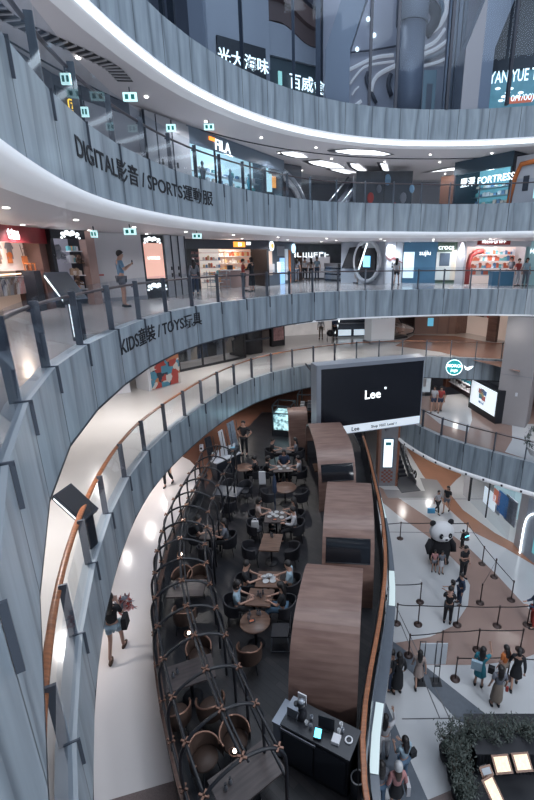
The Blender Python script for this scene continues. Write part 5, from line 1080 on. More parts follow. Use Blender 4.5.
T=shopbox(w_,'bright toy shop packed with red goods behind the third level railing',H3,1.8,.1,L,mat('toy_back',(.45,.36,.34),.6,emit=.5,ecol=(1,.82,.76)),mat('frame_white',(.5,.5,.54),.4),mat('frame_white',(.5,.5,.54),.4),.32)
u,z=w_.uz(493,244.5); bbx(T,'sign_panel',CL['red'],u-1.0,u+1.0,-.16,-.06,z-.02,z+.32); glyphs(10,.17,1.5,m_lw,T,(u,-.19,z+.07)); b=MB(); b.tube([(.25,-.08,.05),(.25,-.08,1.3),(.35,-.08,1.75),(.7,-.08,2.0),(1.1,-.08,2.05)],.16,8); b.build('rounded_red_column',CL['red'],T)
for z in(.55,1.0,1.45,1.85): bbx(T,'shelf',m_wht,.8,L-.2,1.0,1.6,z-.03,z)
goods(w_,.9,L-.25,1.3,[.58,1.0,1.45,1.85],17,'colourful boxed toy in the bright red and white shop','boxed toys in the bright toy shop',w=.14,hmin=.14,hmax=.36,cols=[0,0,1,3,4,6,0])
lamp(w_.world(L*.5,.4,H3-.4),90,(1,.9,.86),.2)
t=w_.thing('promotion_table','blue promotion table in front of the bright toy shop','table',w_.uz(497,278)[0],v=-.8); bbx(t,'cabinet',m_blueshop,-.6,.7,0,.6,0,.85); bbx(t,'worktop',m_wht,-.65,.75,-.03,.63,.85,.9)
w_=Wall(W(523,285,Z3),W(575,285,Z3),Z3); L=w_.L; T=w_.thing('shop','pale teal shop with mural at the right edge of the third level','shop'); bbx(T,'facade',mat('shop_teal',(.22,.34,.38),.5,noise=.3,nscale=1.5,emit=.2,ecol=(.4,.65,.7)),0,L,0,.3,0,H3); glyphs(5,.28,.9,m_lw,T,(.6,-.05,1.9))
# digital information totem, third level
def totem(loc,rz,label):
    T=thing('information_totem',label,'totem',loc,R(rz)); T.scale=(.72,.72,.92); b=MB(); b.bb(-.16,.16,-.10,.10,0,.95); b.build('pedestal',m_dark,T)
    M_=Matrix.Translation((0,-.02,.98))@Matrix.Rotation(R(-52),4,'X'); b=MB(); b.bb(-.36,.36,-.06,.06,-.12,.85,0,M_); b.build('housing',m_dark,T); b=MB(); b.bb(-.32,.32,-.07,-.06,-.06,.80,0,M_); b.build('display',m_black,T)
    b=MB(); b.bb(-.365,-.36,-.02,.02,-.05,.80,0,M_); b.bb(-.165,-.16,-.02,.02,.1,.9); b.build('light_line',m_lw,T)
p=W(72,340,Z3+.1); totem((p.x-.1,p.y+.5,Z3),62,'slanted dark information totem with white light line behind the near left railing')
p=W(84,545,Z2+.5); totem((p.x-.15,p.y+.5,Z2),80,'slanted dark information totem with light line beside the orange handrail')
# ================================================================ SECOND LEVEL
H2=C2-Z2-.02
w_=Wall(W(153,391,Z2),W(181,383,Z2),Z2); L=w_.L; T=w_.thing('poster_pillar','white pillar base wrapped in colourful red and blue comic posters','pillar'); bbx(T,'shaft',m_wht,-.1,L,.05,1.1,0,H2)
m_comic=bpy.data.materials.new('comic_poster'); m_comic.use_nodes=True; nt=m_comic.node_tree; bs=nt.nodes['Principled BSDF']; vo=nt.nodes.new('ShaderNodeTexVoronoi'); vo.inputs['Scale'].default_value=3.2; vo.distance='CHEBYCHEV'; cr=nt.nodes.new('ShaderNodeValToRGB'); cr.color_ramp.interpolation='CONSTANT'; tc=nt.nodes.new('ShaderNodeTexCoord'); sp=nt.nodes.new('ShaderNodeSeparateXYZ')
for i,(p_,c) in enumerate([(0,(.35,.05,.04)),(.25,(.06,.22,.32)),(.45,(.5,.48,.46)),(.62,(.40,.16,.08)),(.78,(.02,.03,.05))]):
    e=cr.color_ramp.elements[i] if i<2 else cr.color_ramp.elements.new(p_); e.position=p_; e.color=(*c,1)
nt.links.new(tc.outputs['Object'],vo.inputs['Vector']); nt.links.new(vo.outputs['Color'],sp.inputs[0]); nt.links.new(sp.outputs[0],cr.inputs[0]); nt.links.new(cr.outputs[0],bs.inputs['Base Color'])
bbx(T,'poster_wrap',m_comic,0,L,0,.05,.05,H2); bbx(T,'side_wrap',m_wht,-.14,-.1,.05,1.0,0,H2)
w_=Wall(W(118,395,Z2),W(136,392,Z2),Z2); T=w_.thing('white_counter','plain white box counter left of the comic pillar','counter'); bbx(T,'cabinet',m_wht,-.6,w_.L-.2,.1,1.1,0,1.5)
w_=Wall(W(180,372,Z2),W(245,358,Z2),Z2); L=w_.L; T=shopbox(w_,'black framed clothes shop window on the second level',H2,1.5,.0,L,mat('clothes_back',(.20,.19,.20),.6,emit=.12,ecol=(1,.9,.85)),m_black,m_black,.25)
for k in(0,.33,.66,1): bbx(T,'mullion',m_black,L*k-.04,L*k+.04,-.05,.05,0,H2)
bbx(T,'sill',m_black,0,L,-.06,.06,0,.12); b=MB(); b.tube([(.3,.7,2.0),(L-.3,.7,2.0)],.02,6); b.build('clothes_rail',m_black,T); b=MB(); b.quad((0,0,.1),(L,0,.1),(L,0,H2-.25),(0,0,H2-.25)); b.build('glass_pane',m_bglass,T)
for i in range(16): garment(w_,.5+i*(L-1)/16,.45+.1*(i%2),1.55,2.3,'dark coat hanging in the black framed clothes window',[CL['black'],CL['navy'],CL['grey'],CL['black'],CL['khaki']][i%5],'coats in the clothes window')
lamp(w_.world(L*.5,.4,2.5),26,(1,.9,.85),.2)
w_=Wall(W(245,356,Z2),W(268,352,Z2),Z2); T=w_.thing('black_kiosk','rounded black kiosk box on the second level','kiosk'); b=MB(); b.lathe([(.95,0),(1.0,.1),(1.0,1.9),(.9,2.0),(0,2.0)],(w_.L/2,.9,0),6,cap=False); b.build('kiosk_body',m_black,T); bbx(T,'counter_band',m_dark,-.1,w_.L+.1,-.15,-.1,.9,1.0)
w_=Wall(W(272,347,Z2),W(285,345,Z2),Z2); T=w_.thing('black_display_stand','black stand with looped red and white poster beside the kiosk','stand'); bbx(T,'housing',m_black,0,w_.L,0,.3,0,1.9); bbx(T,'poster',mat('poster_mix',(.35,.2,.2),.5,noise=.8,nscale=6),.15,w_.L-.1,-.02,0,.4,1.6)
w_=Wall(W(286,336,Z2),W(320,334,Z2),Z2); T=w_.thing('shop','pale glowing shop floor glimpsed beyond the kiosk','shop'); bbx(T,'back_wall',mat('far_glow',(.4,.38,.38),.5,noise=.5,nscale=1.2,emit=.3,ecol=(.9,.85,.85)),-.5,w_.L+1,0,.2,0,H2)
w_=Wall(W(371,344,Z2),W(394,342,Z2),Z2); L=w_.L; T=w_.thing('pillar','white lettered pillar between two escalators on the second level','pillar'); bbx(T,'shaft',mat('pillar_pale_glow',(.6,.62,.66),.4,emit=.10,ecol=(.7,.8,.9)),0,L,0,1.0,.15,H2); bbx(T,'foot',m_wallg,-.08,L+.08,-.08,1.08,0,.15); glyphs(4,.16,.9,m_wallg,T,(L*.5,-.02,2.1)); glyphs(4,.16,.9,m_wallg,T,(L*.5,-.02,1.75))  # slight glow in the shaft material stands in for light on it
pf=W(358,343,Z2); T=escalator((pf.x,pf.y+.4),(pf.x+.4,pf.y+7.5),Z2-2.8,Z2-.0,1.1,'escalator with white lit landing left of the lettered pillar') if 0 else None
w_=Wall(W(336,338,Z2),W(372,337,Z2),Z2); T=w_.thing('escalator_well','glass sided escalator well with white lit panels left of the lettered pillar','escalator'); L=w_.L; b=MB(); b.quad((0,0,.05),(L,0,.05),(L,0,1.1),(0,0,1.1)); b.build('glass_side',m_bglass,T); b=MB(); b.tube([(0,0,1.1),(L,0,1.1)],.04,8); b.build('handrail',m_steel,T); b=MB(); b.tube([(0,.3,.3),(.7,.5,2.6)],.06,8); b.build('light_bar',m_lw,T); bbx(T,'lit_panel',m_lbw,.2,1.2,.1,.15,.15,.6); bbx(T,'lit_panel',m_lbw,L*.5,L*.5+1.2,.1,.15,.15,.6); bbx(T,'dark_back',m_dark,0,L,.6,.7,0,H2-.4)
w_=Wall(W(395,340,Z2),W(414,337,Z2),Z2); T=w_.thing('escalator','escalator head with looping black handrails right of the lettered pillar','escalator'); L=w_.L
for y in(0,.9): b=MB(); b.tube([(-.2,y,2.4),(.5,y,1.3),(L*.75,y,.95),(L,y,.7),(L-.15,y,.35),(L*.6,y,.3)],.05,8); b.build('handrail_belt',m_black,T); b=MB(); b.quad((-.2,y,2.3),(.5,y,1.25),(.5,y,0.3),(-.2,y,1.2)); b.quad((.5,y,1.25),(L-.15,y,.8),(L-.15,y,.3),(.5,y,.3)); b.build('glass_side',m_bglass,T)
bbx(T,'steps',m_dark,-.2,L*.7,.1,.8,0,.12)
w_=Wall(W(414,334,Z2),W(455,334,Z2),Z2); L=w_.L; m_tan2=mat('shop_tan',(.26,.165,.135),.5); T=w_.thing('shop','brown panelled shop wall with small blue screen on the second level','shop'); bbx(T,'facade',m_tan2,0,L,0,.3,0,H2); plate(T,w_,(428,318),(433,326),emis('scr_b',(.1,.35,.5),.9),'screen'); bbx(T,'joint',m_wallb,L*.55,L*.57,-.02,0,0,H2); bbx(T,'joint',m_wallb,L*.8,L*.84,-.02,0,0,H2)
w_=Wall(W(455,334,Z2),W(508,345,Z2),Z2); L=w_.L; T=shopbox(w_,'brown timber shop with hanging clothes beside the massive pillar',H2,1.2,0,L,mat('tan_lit',(.40,.30,.27),.5,emit=.22,ecol=(1,.8,.7)),m_walnut,None); bbx(T,'pilaster',m_walnut,L*.62,L*.78,-.05,.2,0,H2)
for i in range(7): garment(w_,.9+i*.28,.6,2.2,1.3,'garment hanging in the brown timber shop',[CL['brown'],CL['beige'],CL['red'],CL['khaki']][i%4],'garments in the timber shop')
b=MB(); b.tube([(.7,.6,2.25),(3,.6,2.25)],.015,6); b.build('clothes_rail',m_black,T); lamp(w_.world(L*.4,-.8,2.5),30,(1,.85,.72),.2)
pts=px([(395,346),(414,335),(455,336),(520,348),(520,372),(440,352)],Z2); flat(pts,Z2+.005,mat('floor_copper',(.34,.19,.14),.2),label='coppery floor in front of the brown shops')
# ================================================================ FOURTH LEVEL
H4=C4-Z4-.01
m_wallp=mat('wall_pale_grey',(.36,.36,.39),.45); m_band=mat('wall_band_dark',(.085,.09,.11),.4)
def wallseg(a,b_,m,name,h=None,label=None): 
    w=ceilpts(a,b_,C4,Z4); o=struct(bbx(None,name,m,0,w.L,0,.15,0,h or H4,w.p0),label); o.rotation_euler=(0,0,w.rz); return w
wA=wallseg((-30,20),(50,72),m_wallp,'wall_left'); wB=wallseg((50,72),(80,85),m_band,'wall_left'); wC=wallseg((80,85),(128,103),m_wallp,'wall_left'); wD=wallseg((128,103),(186,124),m_wallp,'wall_left')
T=wB.thing('square_sign','black panel with yellow rounded square number sign on the fourth level','sign',v=-.05); L=wB.L; bbx(T,'panel',m_dark,.05,L-.05,0,.04,0,H4-.3)
u,z=wB.uz(70,106); m_yel=emis('sign_yellow',(.95,.6,.05),1.3); b=MB(); s_=.15; rr_=[(s_*math.copysign(abs(math.cos(a))**.5,math.cos(a)),s_*math.copysign(abs(math.sin(a))**.5,math.sin(a))) for a in [2*PI*k/32 for k in range(32)]]; b.tube([(u+x,-.05,z+y) for x,y in rr_],.02,6,closed=True); b.build('ring',m_yel,T); letters('7',.24,m_yel,T,(u,-.05,z-.09),bold=.004)
bbx(wA.thing('wall_band','dark horizontal band along the left fourth level wall','trim',v=-.03),'band',m_band,0,wA.L,0,.03,H4-.5,H4); bbx(wC.thing('wall_band','dark horizontal band above the pale panels right of the yellow sign','trim',v=-.03),'band',m_band,0,wC.L,0,.03,H4-.4,H4)
for k,(a,b_) in enumerate([((140,106),(152,111)),((152,111),(168,117)),((168,117),(186,124))]):
    w_=ceilpts(a,b_,C4,Z4); T=w_.thing('silver_door',['left','middle','right'][k]+' pale tall door leaf left of the sports shop on the fourth level','door',v=-.12); bbx(T,'leaf',m_silver,.02,w_.L-.02,0,.06,0,H4-.1); bbx(T,'edge',m_dark,-.02,.02,-.02,.06,0,H4-.1); 
    if k: bbx(T,'handle',m_black,.15,.22,-.03,0,1.0,1.2)
# sports shop
w_=ceilpts((187,125),(282,160),C4,Z4); L=w_.L; m_fb=mat('fila_inside',(.30,.42,.48),.4,emit=.85,ecol=(.55,.8,.9))
T=shopbox(w_,'brightly lit sports shop with white FILA sign on the fourth level',H4,2.0,0,L,m_fb,mat('fila_frame',(.10,.13,.17),.4),mat('fila_header',(.12,.16,.21),.4),.62)
u,z=w_.uz(221,147); letters('FILA',.62,m_lw,T,(u,-.1,z-.2),bold=.004); bbx(T,'sign_accent',emis('fila_orange',(.95,.3,.05),1.5),u-.95,u-.55,-.12,-.08,z+.10,z+.24)
b=MB(); b.quad((0,0,0),(L,0,0),(L,0,H4-.6),(0,0,H4-.6)); b.build('glass_pane',m_bglass,T); [bbx(T,'mullion',m_dark,L*k-.03,L*k+.03,-.04,.04,0,H4-.6) for k in(.22,.58,1.0)]
for i,(x,c) in enumerate([(213,'grey'),(240,'pale'),(258,'teal')]):
    u=w_.uz(x,168)[0]; t=w_.thing('mannequin',['grey dressed','pale blue dressed','teal dressed'][i]+' mannequin in the sports shop window','mannequin',u,v=.6); b=MB(); b.lathe([(.03,.02),(.10,.5),(.15,.85),(.12,1.05),(.19,1.4),(.06,1.5),(.06,1.55),(.1,1.66),(.0,1.78)],(0,0,0),12,sy=.6); b.build('figure',CL[c],t); b=MB(); b.cyl((0,0,0),.22,.02,16); b.build('stand',m_steel,t)
goods(w_,L*.3,L*.95,1.6,[.6,1.1,1.6],10,'sports item on the back shelves of the bright sports shop','items in the bright sports shop',w=.16,cols=[3,4,6,1])
for z in(.57,1.07,1.57): bbx(T,'shelf',m_wht,L*.28,L*.97,1.4,1.9,z-.03,z)
lamp(w_.world(L*.5,.8,H4-.8),90,(.8,.93,1),.2)
exitsign(130,97,12,'lit exit sign with arrows hanging above the upper railing',.32); exitsign(209,127,16.5,'lit exit sign over the sports shop',.32); exitsign(66,79,9.5,'tilted lit exit sign near the yellow number sign',.18); exitsign(85,112,10.5,'small pale lit sign right of the yellow number sign',.14); exitsign(171,128,14,'small pale sign above the silver doors',.25)
# fourth level centre: arch, shaft, black box, escalator
w_=Wall(W(267,208,Z4)if 0 else WD(266,196,27.5),WD(305,196,29.5),Z4); L=w_.L
T=w_.thing('lift_surround','big dark curved portal left of the escalator on the fourth level','portal'); bbx(T,'wall_panel',m_band,0,L,.3,.5,0,H4); 
for k,r_ in enumerate((2.6,2.9)): b=MB(); b.tube([(.2+r_*math.sin(a),0,-.35+.98*r_*math.cos(a)) for a in [R(85)*q/16 for q in range(17)]],.16,8); b.build('arched_rib',[m_silver,m_steel][k],T)
plate(T,w_,(272,176),(276,188),emis('orange_bit',(.8,.35,.1),.9),'sign',-.02,.1); plate(T,w_,(266,160),(272,192),emis('pale_win',(.5,.75,.8),.8),'window',-.02,.1)
w_=Wall(WD(345,190,29.5),WD(420,190,29.5),Z4); L=w_.L; ua,ub=w_.uz(356,190)[0],w_.uz(412,190)[0]
m_scene=mat('box_print',(.022,.028,.04),.3,noise=.95,nscale=1.3); T=w_.thing('picture_box','large black printed picture box with two faces behind the upper railing','box'); za=w_.uz(380,171)[1]; bbx(T,'box_body',m_scene,ua,ub,0,2.5,0,za)
for k in range(7): b=MB(); b.ball((ua+.4+k*.5,-.02,.5+.5*((k*5)%4)),.16+.05*(k%2),8,6,0,(1,.1,1.5)); b.build('print_spot',[CL['blue'],CL['red'],CL['grey']][k%3],T)
bbx(T,'edge',m_black,(ua+ub)/2-.04,(ua+ub)/2+.04,-.03,0,0,za)
w_=Wall(WD(325,190,31),WD(352,190,31),Z4); T=w_.thing('escalator','escalator seen end on climbing behind the upper railing','escalator'); L=w_.L
for x in(0,.9): b=MB(); b.tube([(x,0,.6),(x+1.9,3,3.1)],.07,8); b.build('handrail_belt',m_steel,T); b=MB(); b.quad((x,0,0),(x+1.9,3,2.5),(x+1.9,3,3.0),(x,0,.55)); b.build('glass_side',m_bglass,T)
b=MB(); b.quad((0,0,0),(.9,0,0),(2.8,3,2.5),(1.9,3,2.5)); b.build('steps',m_dark,T)
struct(bbx(None,'wall_back',m_wallp,-8,3.2,40,40.2,Z4,C4)); struct(bbx(None,'wall_back',m_wallp,3.2,30,36,36.2,Z4,C4))
for q in [(1,31,C4-.1),(5,32,C4-.1),(10,31,C4-.1),(0,30,C3-.1),(5,30,C3-.1),(9,29.5,C3-.1),(-2,27,C3-.1)]: spot(q,330,(.92,.96,1))  # added spots that brighten the deep parts of the fourth and third levels
# FORTRESS shop, right
w_=Wall(WD(455,190,28.5),WD(545,190,24),Z4); L=w_.L; ub=w_.uz(508,190)[0]
T=shopbox(w_,'cyan lit electronics shop with white FORTRESS sign on the right',H4,2.2,0,ub,mat('fort_inside',(.10,.22,.28),.4,emit=.45,ecol=(.2,.6,.75),noise=.7,nscale=2.5),m_dark,mat('fort_header',(.03,.06,.09),.4),.7)
u,z=w_.uz(487,181); letters('豐澤 FORTRESS',.50,m_lw,T,(u,-.1,z-.12),bold=.003); 
bbx(T,'side_panel',mat('fort_brown',(.14,.07,.05),.5),-1.2,-.1,.1,.2,0,H4-.6); goods(w_,.3,ub-.2,1.6,[.5,.95,1.4],12,'electronic item in the cyan lit shop','items in the cyan lit shop',w=.15,cols=[3,4,6,3,1]); [bbx(T,'shelf',m_steel,.2,ub-.1,1.3,1.9,z-.03,z) for z in(.5,.95,1.4)]
lamp(w_.world(ub*.5,.8,H4-1),60,(.6,.9,1),.2)
w2=Wall(w_.world(ub,0,0),w_.world(w_.L,0,0),Z4); T=w2.thing('shop','orange framed kiosk with silver panel at the right edge of the fourth level','shop'); bbx(T,'facade',mat('kiosk_silver',(.35,.36,.4),.4),.3,w2.L,0,.3,0,H4-.3); b=MB(); b.tube([(.1,-.03,0),(.35,-.03,1.5),(.6,-.03,H4-.7),(w2.L,-.03,H4-.6)],.12,8); b.build('orange_frame',CL['orange'],T); bbx(T,'window',emis('k_win',(.5,.75,.8),.7),w2.L*.72,w2.L,-.04,0,.4,1.8); bbx(T,'panel',m_dark,w2.L*.4,w2.L*.55,-.03,0,.8,1.5)
# leaf shaped light coves in the ceiling over the fourth level
def cove(pts,label,z=C4-.03,group=None):
    P=[W(a,b_,z) for a,b_ in pts]; c=sum(P,Vector())/len(P); T=thing('ceiling_cove',label,'ceiling light',c); Q=[(p-c) for p in P]; b=MB(); b.add([(q.x*1.22-.12,q.y*1.22+.1,.01) for q in Q],[tuple(range(len(Q)))]); b.build('recess',m_dark,T); b=MB(); b.add([(q.x,q.y,-.01) for q in Q],[tuple(range(len(Q)))]); b.build('diffuser',emis('cove_glow',(.92,.95,1),1.5),T)
cove([(335,150.5),(350,149.2),(375,150.3),(391,154),(384,155.3),(352,154.4),(337,152)],'long leaf shaped light cove nearest the railing'); cove([(281,152),(293,151.5),(303,154),(308,157.5),(296,157.3),(284,154.5)],'left leaf shaped light cove in the group of five'); cove([(308,161.5),(322,160.3),(338,163.5),(345,168),(331,168.2),(314,164.5)],'middle leaf shaped light cove in the group of five'); cove([(350,163),(358,164),(367,171),(358,170.5),(352,167)],'short leaf shaped light cove above the black picture box'); cove([(380,163),(387,164),(389,172),(383,170)],'smallest leaf shaped light cove right above the picture box'); cove([(330,169.5),(343,169),(357,172.5),(345,173.5)],'thin leaf shaped light cove beside the picture box')
cove([(430,172),(450,168),(480,165.5),(503,162.5),(490,165.5),(458,170)],'long thin light cove slanting to the right')
b=MB(); P=RING['L5']
for off in(2.7,): b.tube([(q.x,q.y,C4-.01) for q in offset(catmull(P,.4),off)],.03,5)
struct(b.build('trim_4',m_dark),'thin dark joint curving in the white ceiling')
# slatted air grille curving over the upper left railing
T=None; gp=[W(a,b_,C4-.02) for a,b_ in [(-14,-20),(4,6),(22,20),(45,32),(75,45),(100,57),(120,68),(134,83)]]; gq=catmull([p.to_2d() for p in gp],.12); base=gq[len(gq)//2].copy(); T=thing('air_grille','curved black slatted air grille in the ceiling at the upper left','vent',(base.x,base.y,C4-.02)); gr=[q-base for q in gq]; i_=offset(gr,.0); o_=offset(gr,.48); n=len(gr)
b=MB(); b.strip([(p.x,p.y,.012) for p in i_],[(p.x,p.y,.012) for p in o_]); b.build('dark_slot',m_black,T); b=MB()
for k in range(1,n-1,2):
    a=i_[k]; c=o_[k]; d=(c-a); b.box(((a.x+c.x)/2,(a.y+c.y)/2,0),(d.length,.055,.03),math.atan2(d.y,d.x))
b.build('slats',m_wallw,T)
# ================================================================ FIFTH LEVEL: tall glazed hall
H5=13.5; m_hall=mat('hall_wall',(.20,.21,.25),.5); m_glz=glass('curtain_glass',(.80,.90,1.0),.0,.93); m_col=mat('column_grey',(.25,.26,.30),.45)
struct(sweep('wall_back',RING['L5'],[(15,Z5-1.2),(15,Z5+16)],m_hall,uv=False)); struct(sweep('floor',RING['L5'],[(.24,Z5),(4,Z5),(15,Z5)],m_tile,uv=False))
def ycolumn(px0,px1,label,lean,split_px,Y):
    a=WD(px0,105,Y); b_=WD(px1,105,Y); cx=(a.x+b_.x)/2; w=b_.x-a.x; T=thing('branching_column',label,'column',(cx,Y+w/2,Z5)); zs=WD(px1,split_px,Y).z-Z5
    m=MB(); m.box((0,0,zs/2),(w,w,zs)); m.build('shaft',m_col,T); m=MB(); h=8.5; hw=w*.42
    vs=[(-w*.1-hw+hw,-w/2,zs-.3),(w/2,-w/2,zs-.3),(w/2,w/2,zs-.3),(-w*.1,w/2,zs-.3)]; vs=[(-w/2,-w/2,zs),(w/2,-w/2,zs),(w/2,w/2,zs),(-w/2,w/2,zs)]+[(lean-w*.05,-w/2,zs+h),(lean+w*.85,-w/2,zs+h),(lean+w*.85,w/2,zs+h),(lean-w*.05,w/2,zs+h)]
    m.add(vs,[(3,2,1,0),(4,5,6,7),(0,1,5,4),(1,2,6,5),(2,3,7,6),(3,0,4,7)]); m.build('branch',m_col,T)
ycolumn(325,349,'branching grey column left of the swirling ceiling',2.6,50,25.0); ycolumn(461,489,'branching grey column left of the YAN YUE sign',2.6,48,25.2)
a=WD(187,30,21); b_=WD(221,40,21.5); T=thing('broad_column','broad plain grey column left of the first lit characters','column',((a.x+b_.x)/2,21.8,Z5)); MB().box((-.35,0,6.5),(b_.x-a.x-.6,.5,13)).build('shaft',m_col,T)
# mullions and glass of the hall
def mull(px0,py0,Y,label,w=.16,m=None,h=12.5):
    p=WD(px0,py0,Y); T=thing('mullion',label,'mullion',(p.x,Y,Z5+.11),0,'tall mullions of the top hall'); MB().bb(-w/2,w/2,-.12,.12,0,h).build('profile',m or m_dark,T)
ML='tall dark mullion of the glazing above the top balcony band'
for x,y,Y in [(143,12,17),(164,33,18.2),(174,44,18.9),(243,76,21.9),(294,92,23.3),(318,98,24.0),(369,106,24.8),(395,108,24.9),(446,110,24.9),(506,110,24.2)]: mull(x,y,Y,ML,.22 if x in(174,318) else .13)
P=offset(RING['L5'],.45); 
for i in range(6,len(P)-4):
    q0,q1=P[i],P[i+1]; b=MB(); b.quad((0,0,0),(q1.x-q0.x,q1.y-q0.y,0),(q1.x-q0.x,q1.y-q0.y,12.5),(0,0,12.5)); struct(b.build('window_%d'%i,m_glz,None,(q0.x,q0.y,Z5+.11)))
m_cyan=emis('sign_cyan_white',(.85,.97,1),1.5)
# first sign shop
w_=Wall(WD(216,60,24.5),WD(266,70,26.0),Z5); L=w_.L; T=w_.thing('shop','grey shop front with four lit characters on the top level','shop'); z=w_.uz(222,54)[1]; bbx(T,'facade',m_wallp,-.5,L+.3,.1,.3,z-.1,z+3.0); zz=w_.uz(240,60)[1]; bbx(T,'sign_band',m_black,.1,L,-.02,.1,zz-.55,zz+.75); bbx(T,'facade',m_hall,-.5,L+.3,.15,.3,0,z)
letters('光大海味',.68,m_cyan,T,(w_.uz(243.5,62)[0],-.06,zz-.28),bold=.006); b=MB(); b.tube([(.3,-.05,zz-.75),(L,-.05,zz-.85),(L,-.05,zz-1.5)],.05,6); b.build('white_outline',m_cyan,T)
bbx(T,'upper_glass',mat('blue_glass',(.07,.15,.22),.15,emit=.05,ecol=(.2,.5,.7)),-.5,L+.3,.2,.25,z+3,z+8); b=MB(); b.tube([(L*.55,.1,z+8),(L*.75,.1,z+5.5),(L*.8,.1,z+4)],.1,6); b.build('curved_light',m_lbw,T)
# second sign shop with brown waves
w_=Wall(WD(269,70,26.5),WD(318,70,28.0),Z5); L=w_.L; T=w_.thing('shop','shop front with lit characters under brown wavy ceiling bands','shop'); zz=w_.uz(298,82)[1]; bbx(T,'facade',mat('shop_dk',(.05,.07,.08),.5),0,L,.1,.3,0,zz+.9); bbx(T,'grey_panel',m_wallp,-.1,L+.1,-.05,.3,zz+.9,zz+2.3)
letters('百威食',.74,m_cyan,T,(w_.uz(307,80)[0],-.05,zz-.3),bold=.006); bbx(T,'small_sign',emis('sm_green',(.3,.6,.55),.8),L*.18,L*.25,-.02,.05,zz-.3,zz+.3)
for k in range(5):
    c=[(.12,.07,.06),(.16,.09,.075),(.06,.055,.07)][k%3]; b=MB(); A=[];Bq=[]
    for q in range(15): u=L*q/14; zc=zz+2.3+k*.85-.5*q/14+.18*math.sin(q*.42)-.1*k*q/14; A.append((u,-.1-.2*k,zc)); Bq.append((u,-.1-.2*k,zc+.85))
    b.strip(A,Bq); b.strip(A,[(x,y+.5,z-.12) for x,y,z in A]); b.build('wavy_band',mat('wave%d'%(k%3),c,.5),T)
for k in range(6): b=MB(); b.ball((L*(.15+.14*k),-.02,zz-1.2-.3*(k%2)),.07,8,6); b.build('lamp',m_cyan,T)
# central swirls
w_=Wall(WD(340,60,31),WD(400,60,31),Z5); L=w_.L; T=w_.thing('swirl_wall','pale wall with sweeping swirl reliefs behind the top level glazing','wall relief'); bbx(T,'wall_panel',mat('swirl_base',(.5,.48,.53),.5),-1,12,.1,.3,0,14)
def relief(ptsx,r,m,nm='swirl_relief'):
    q=[w_.uz(a,c) for a,c in ptsx]; q=[tuple(v) for v in catmull(V2(q),.3)]; b=MB(); b.tube([(u,-.02,z) for u,z in q],r,6); b.build(nm,m,T)
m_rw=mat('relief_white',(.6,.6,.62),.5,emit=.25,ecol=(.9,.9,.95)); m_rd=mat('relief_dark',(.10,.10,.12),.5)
for pp,r_,m in [([(345,72),(351,69),(374,58),(396,55)],.09,m_rw),([(350,84),(356,75.5),(367,66),(396,61)],.06,m_rw),([(371,92),(374,80),(381,73),(397,65)],.12,m_rw),([(348,107.5),(353,107),(364,99)],.10,m_rw),([(345,53),(370,50.5),(397,46)],.05,m_rd),([(368,72),(366,80),(371,92),(377,105)],.11,m_rd),([(352,95),(355,90),(362,84)],.05,m_rw),([(391,74),(388,84),(392,98)],.14,m_rd),([(424,54),(436,49),(449,39)],.10,m_rw),([(424,48),(436,41),(446,27)],.10,m_rw),([(424,60),(436,56),(450,48)],.14,m_wallw),([(424,66),(438,62),(449,57)],.08,m_rw),([(447,0),(446,12),(440,24),(428,34)],.16,m_rw),([(425,0),(433,8),(436,16),(433,26),(425,34)],.32,m_rd),([(440,0),(443,10),(438,22)],.12,mat('swirl_blue',(.2,.28,.36),.4)),([(352,20),(362,10),(368,-5)],.05,m_wallg)]: relief(pp,r_,m)
for a_,c_ in((368,20),(374,36),(357,50)):
    u,z=w_.uz(a_,c_); b=MB(); b.ball((u,-.1,z),.12,8,6); b.build('spotlight',m_cyan,T)
# round column
a=WD(396,100,27); b_=WD(424,100,27); r_=(b_.x-a.x)/2; T=thing('round_column','round speckled grey column with pale collar in the top hall','column',((a.x+b_.x)/2,27+r_,Z5)); zc=WD(410,17,27).z-Z5; MB().lathe([(r_,0),(r_,zc)],(0,0,0),28).build('shaft',mat('speckle',(.17,.18,.22),.4,noise=.5,nscale=30),T); MB().lathe([(r_*1.1,zc),(r_*1.12,zc+1.4),(r_*1.0,zc+5)],(0,0,0),28).build('collar',mat('collar_pale',(.34,.34,.38),.5),T)
w_=Wall(WD(423,90,29.5),WD(446,90,29.5),Z5); T=w_.thing('poster_board','tall blue grey poster board right of the round column','poster'); zt=w_.uz(430,70)[1]; bbx(T,'panel',mat('poster_bluegrey',(.14,.2,.25),.5,emit=.1,ecol=(.4,.6,.7)),0,w_.L*.55,0,.1,0,zt); bbx(T,'picture',m_wallg,.2,w_.L*.4,-.02,0,zt*.4,zt*.8)
w_=Wall(WD(444,90,27.5),WD(462,90,27.5),Z5); T=w_.thing('panelled_pier','grey panelled pier left of the right branching column','pier'); L=w_.L; [bbx(T,'panel',m_wallg if k%2 else m_col,L*k/4,L*(k+1)/4-.05,0,.3,0,13) for k in range(4)]
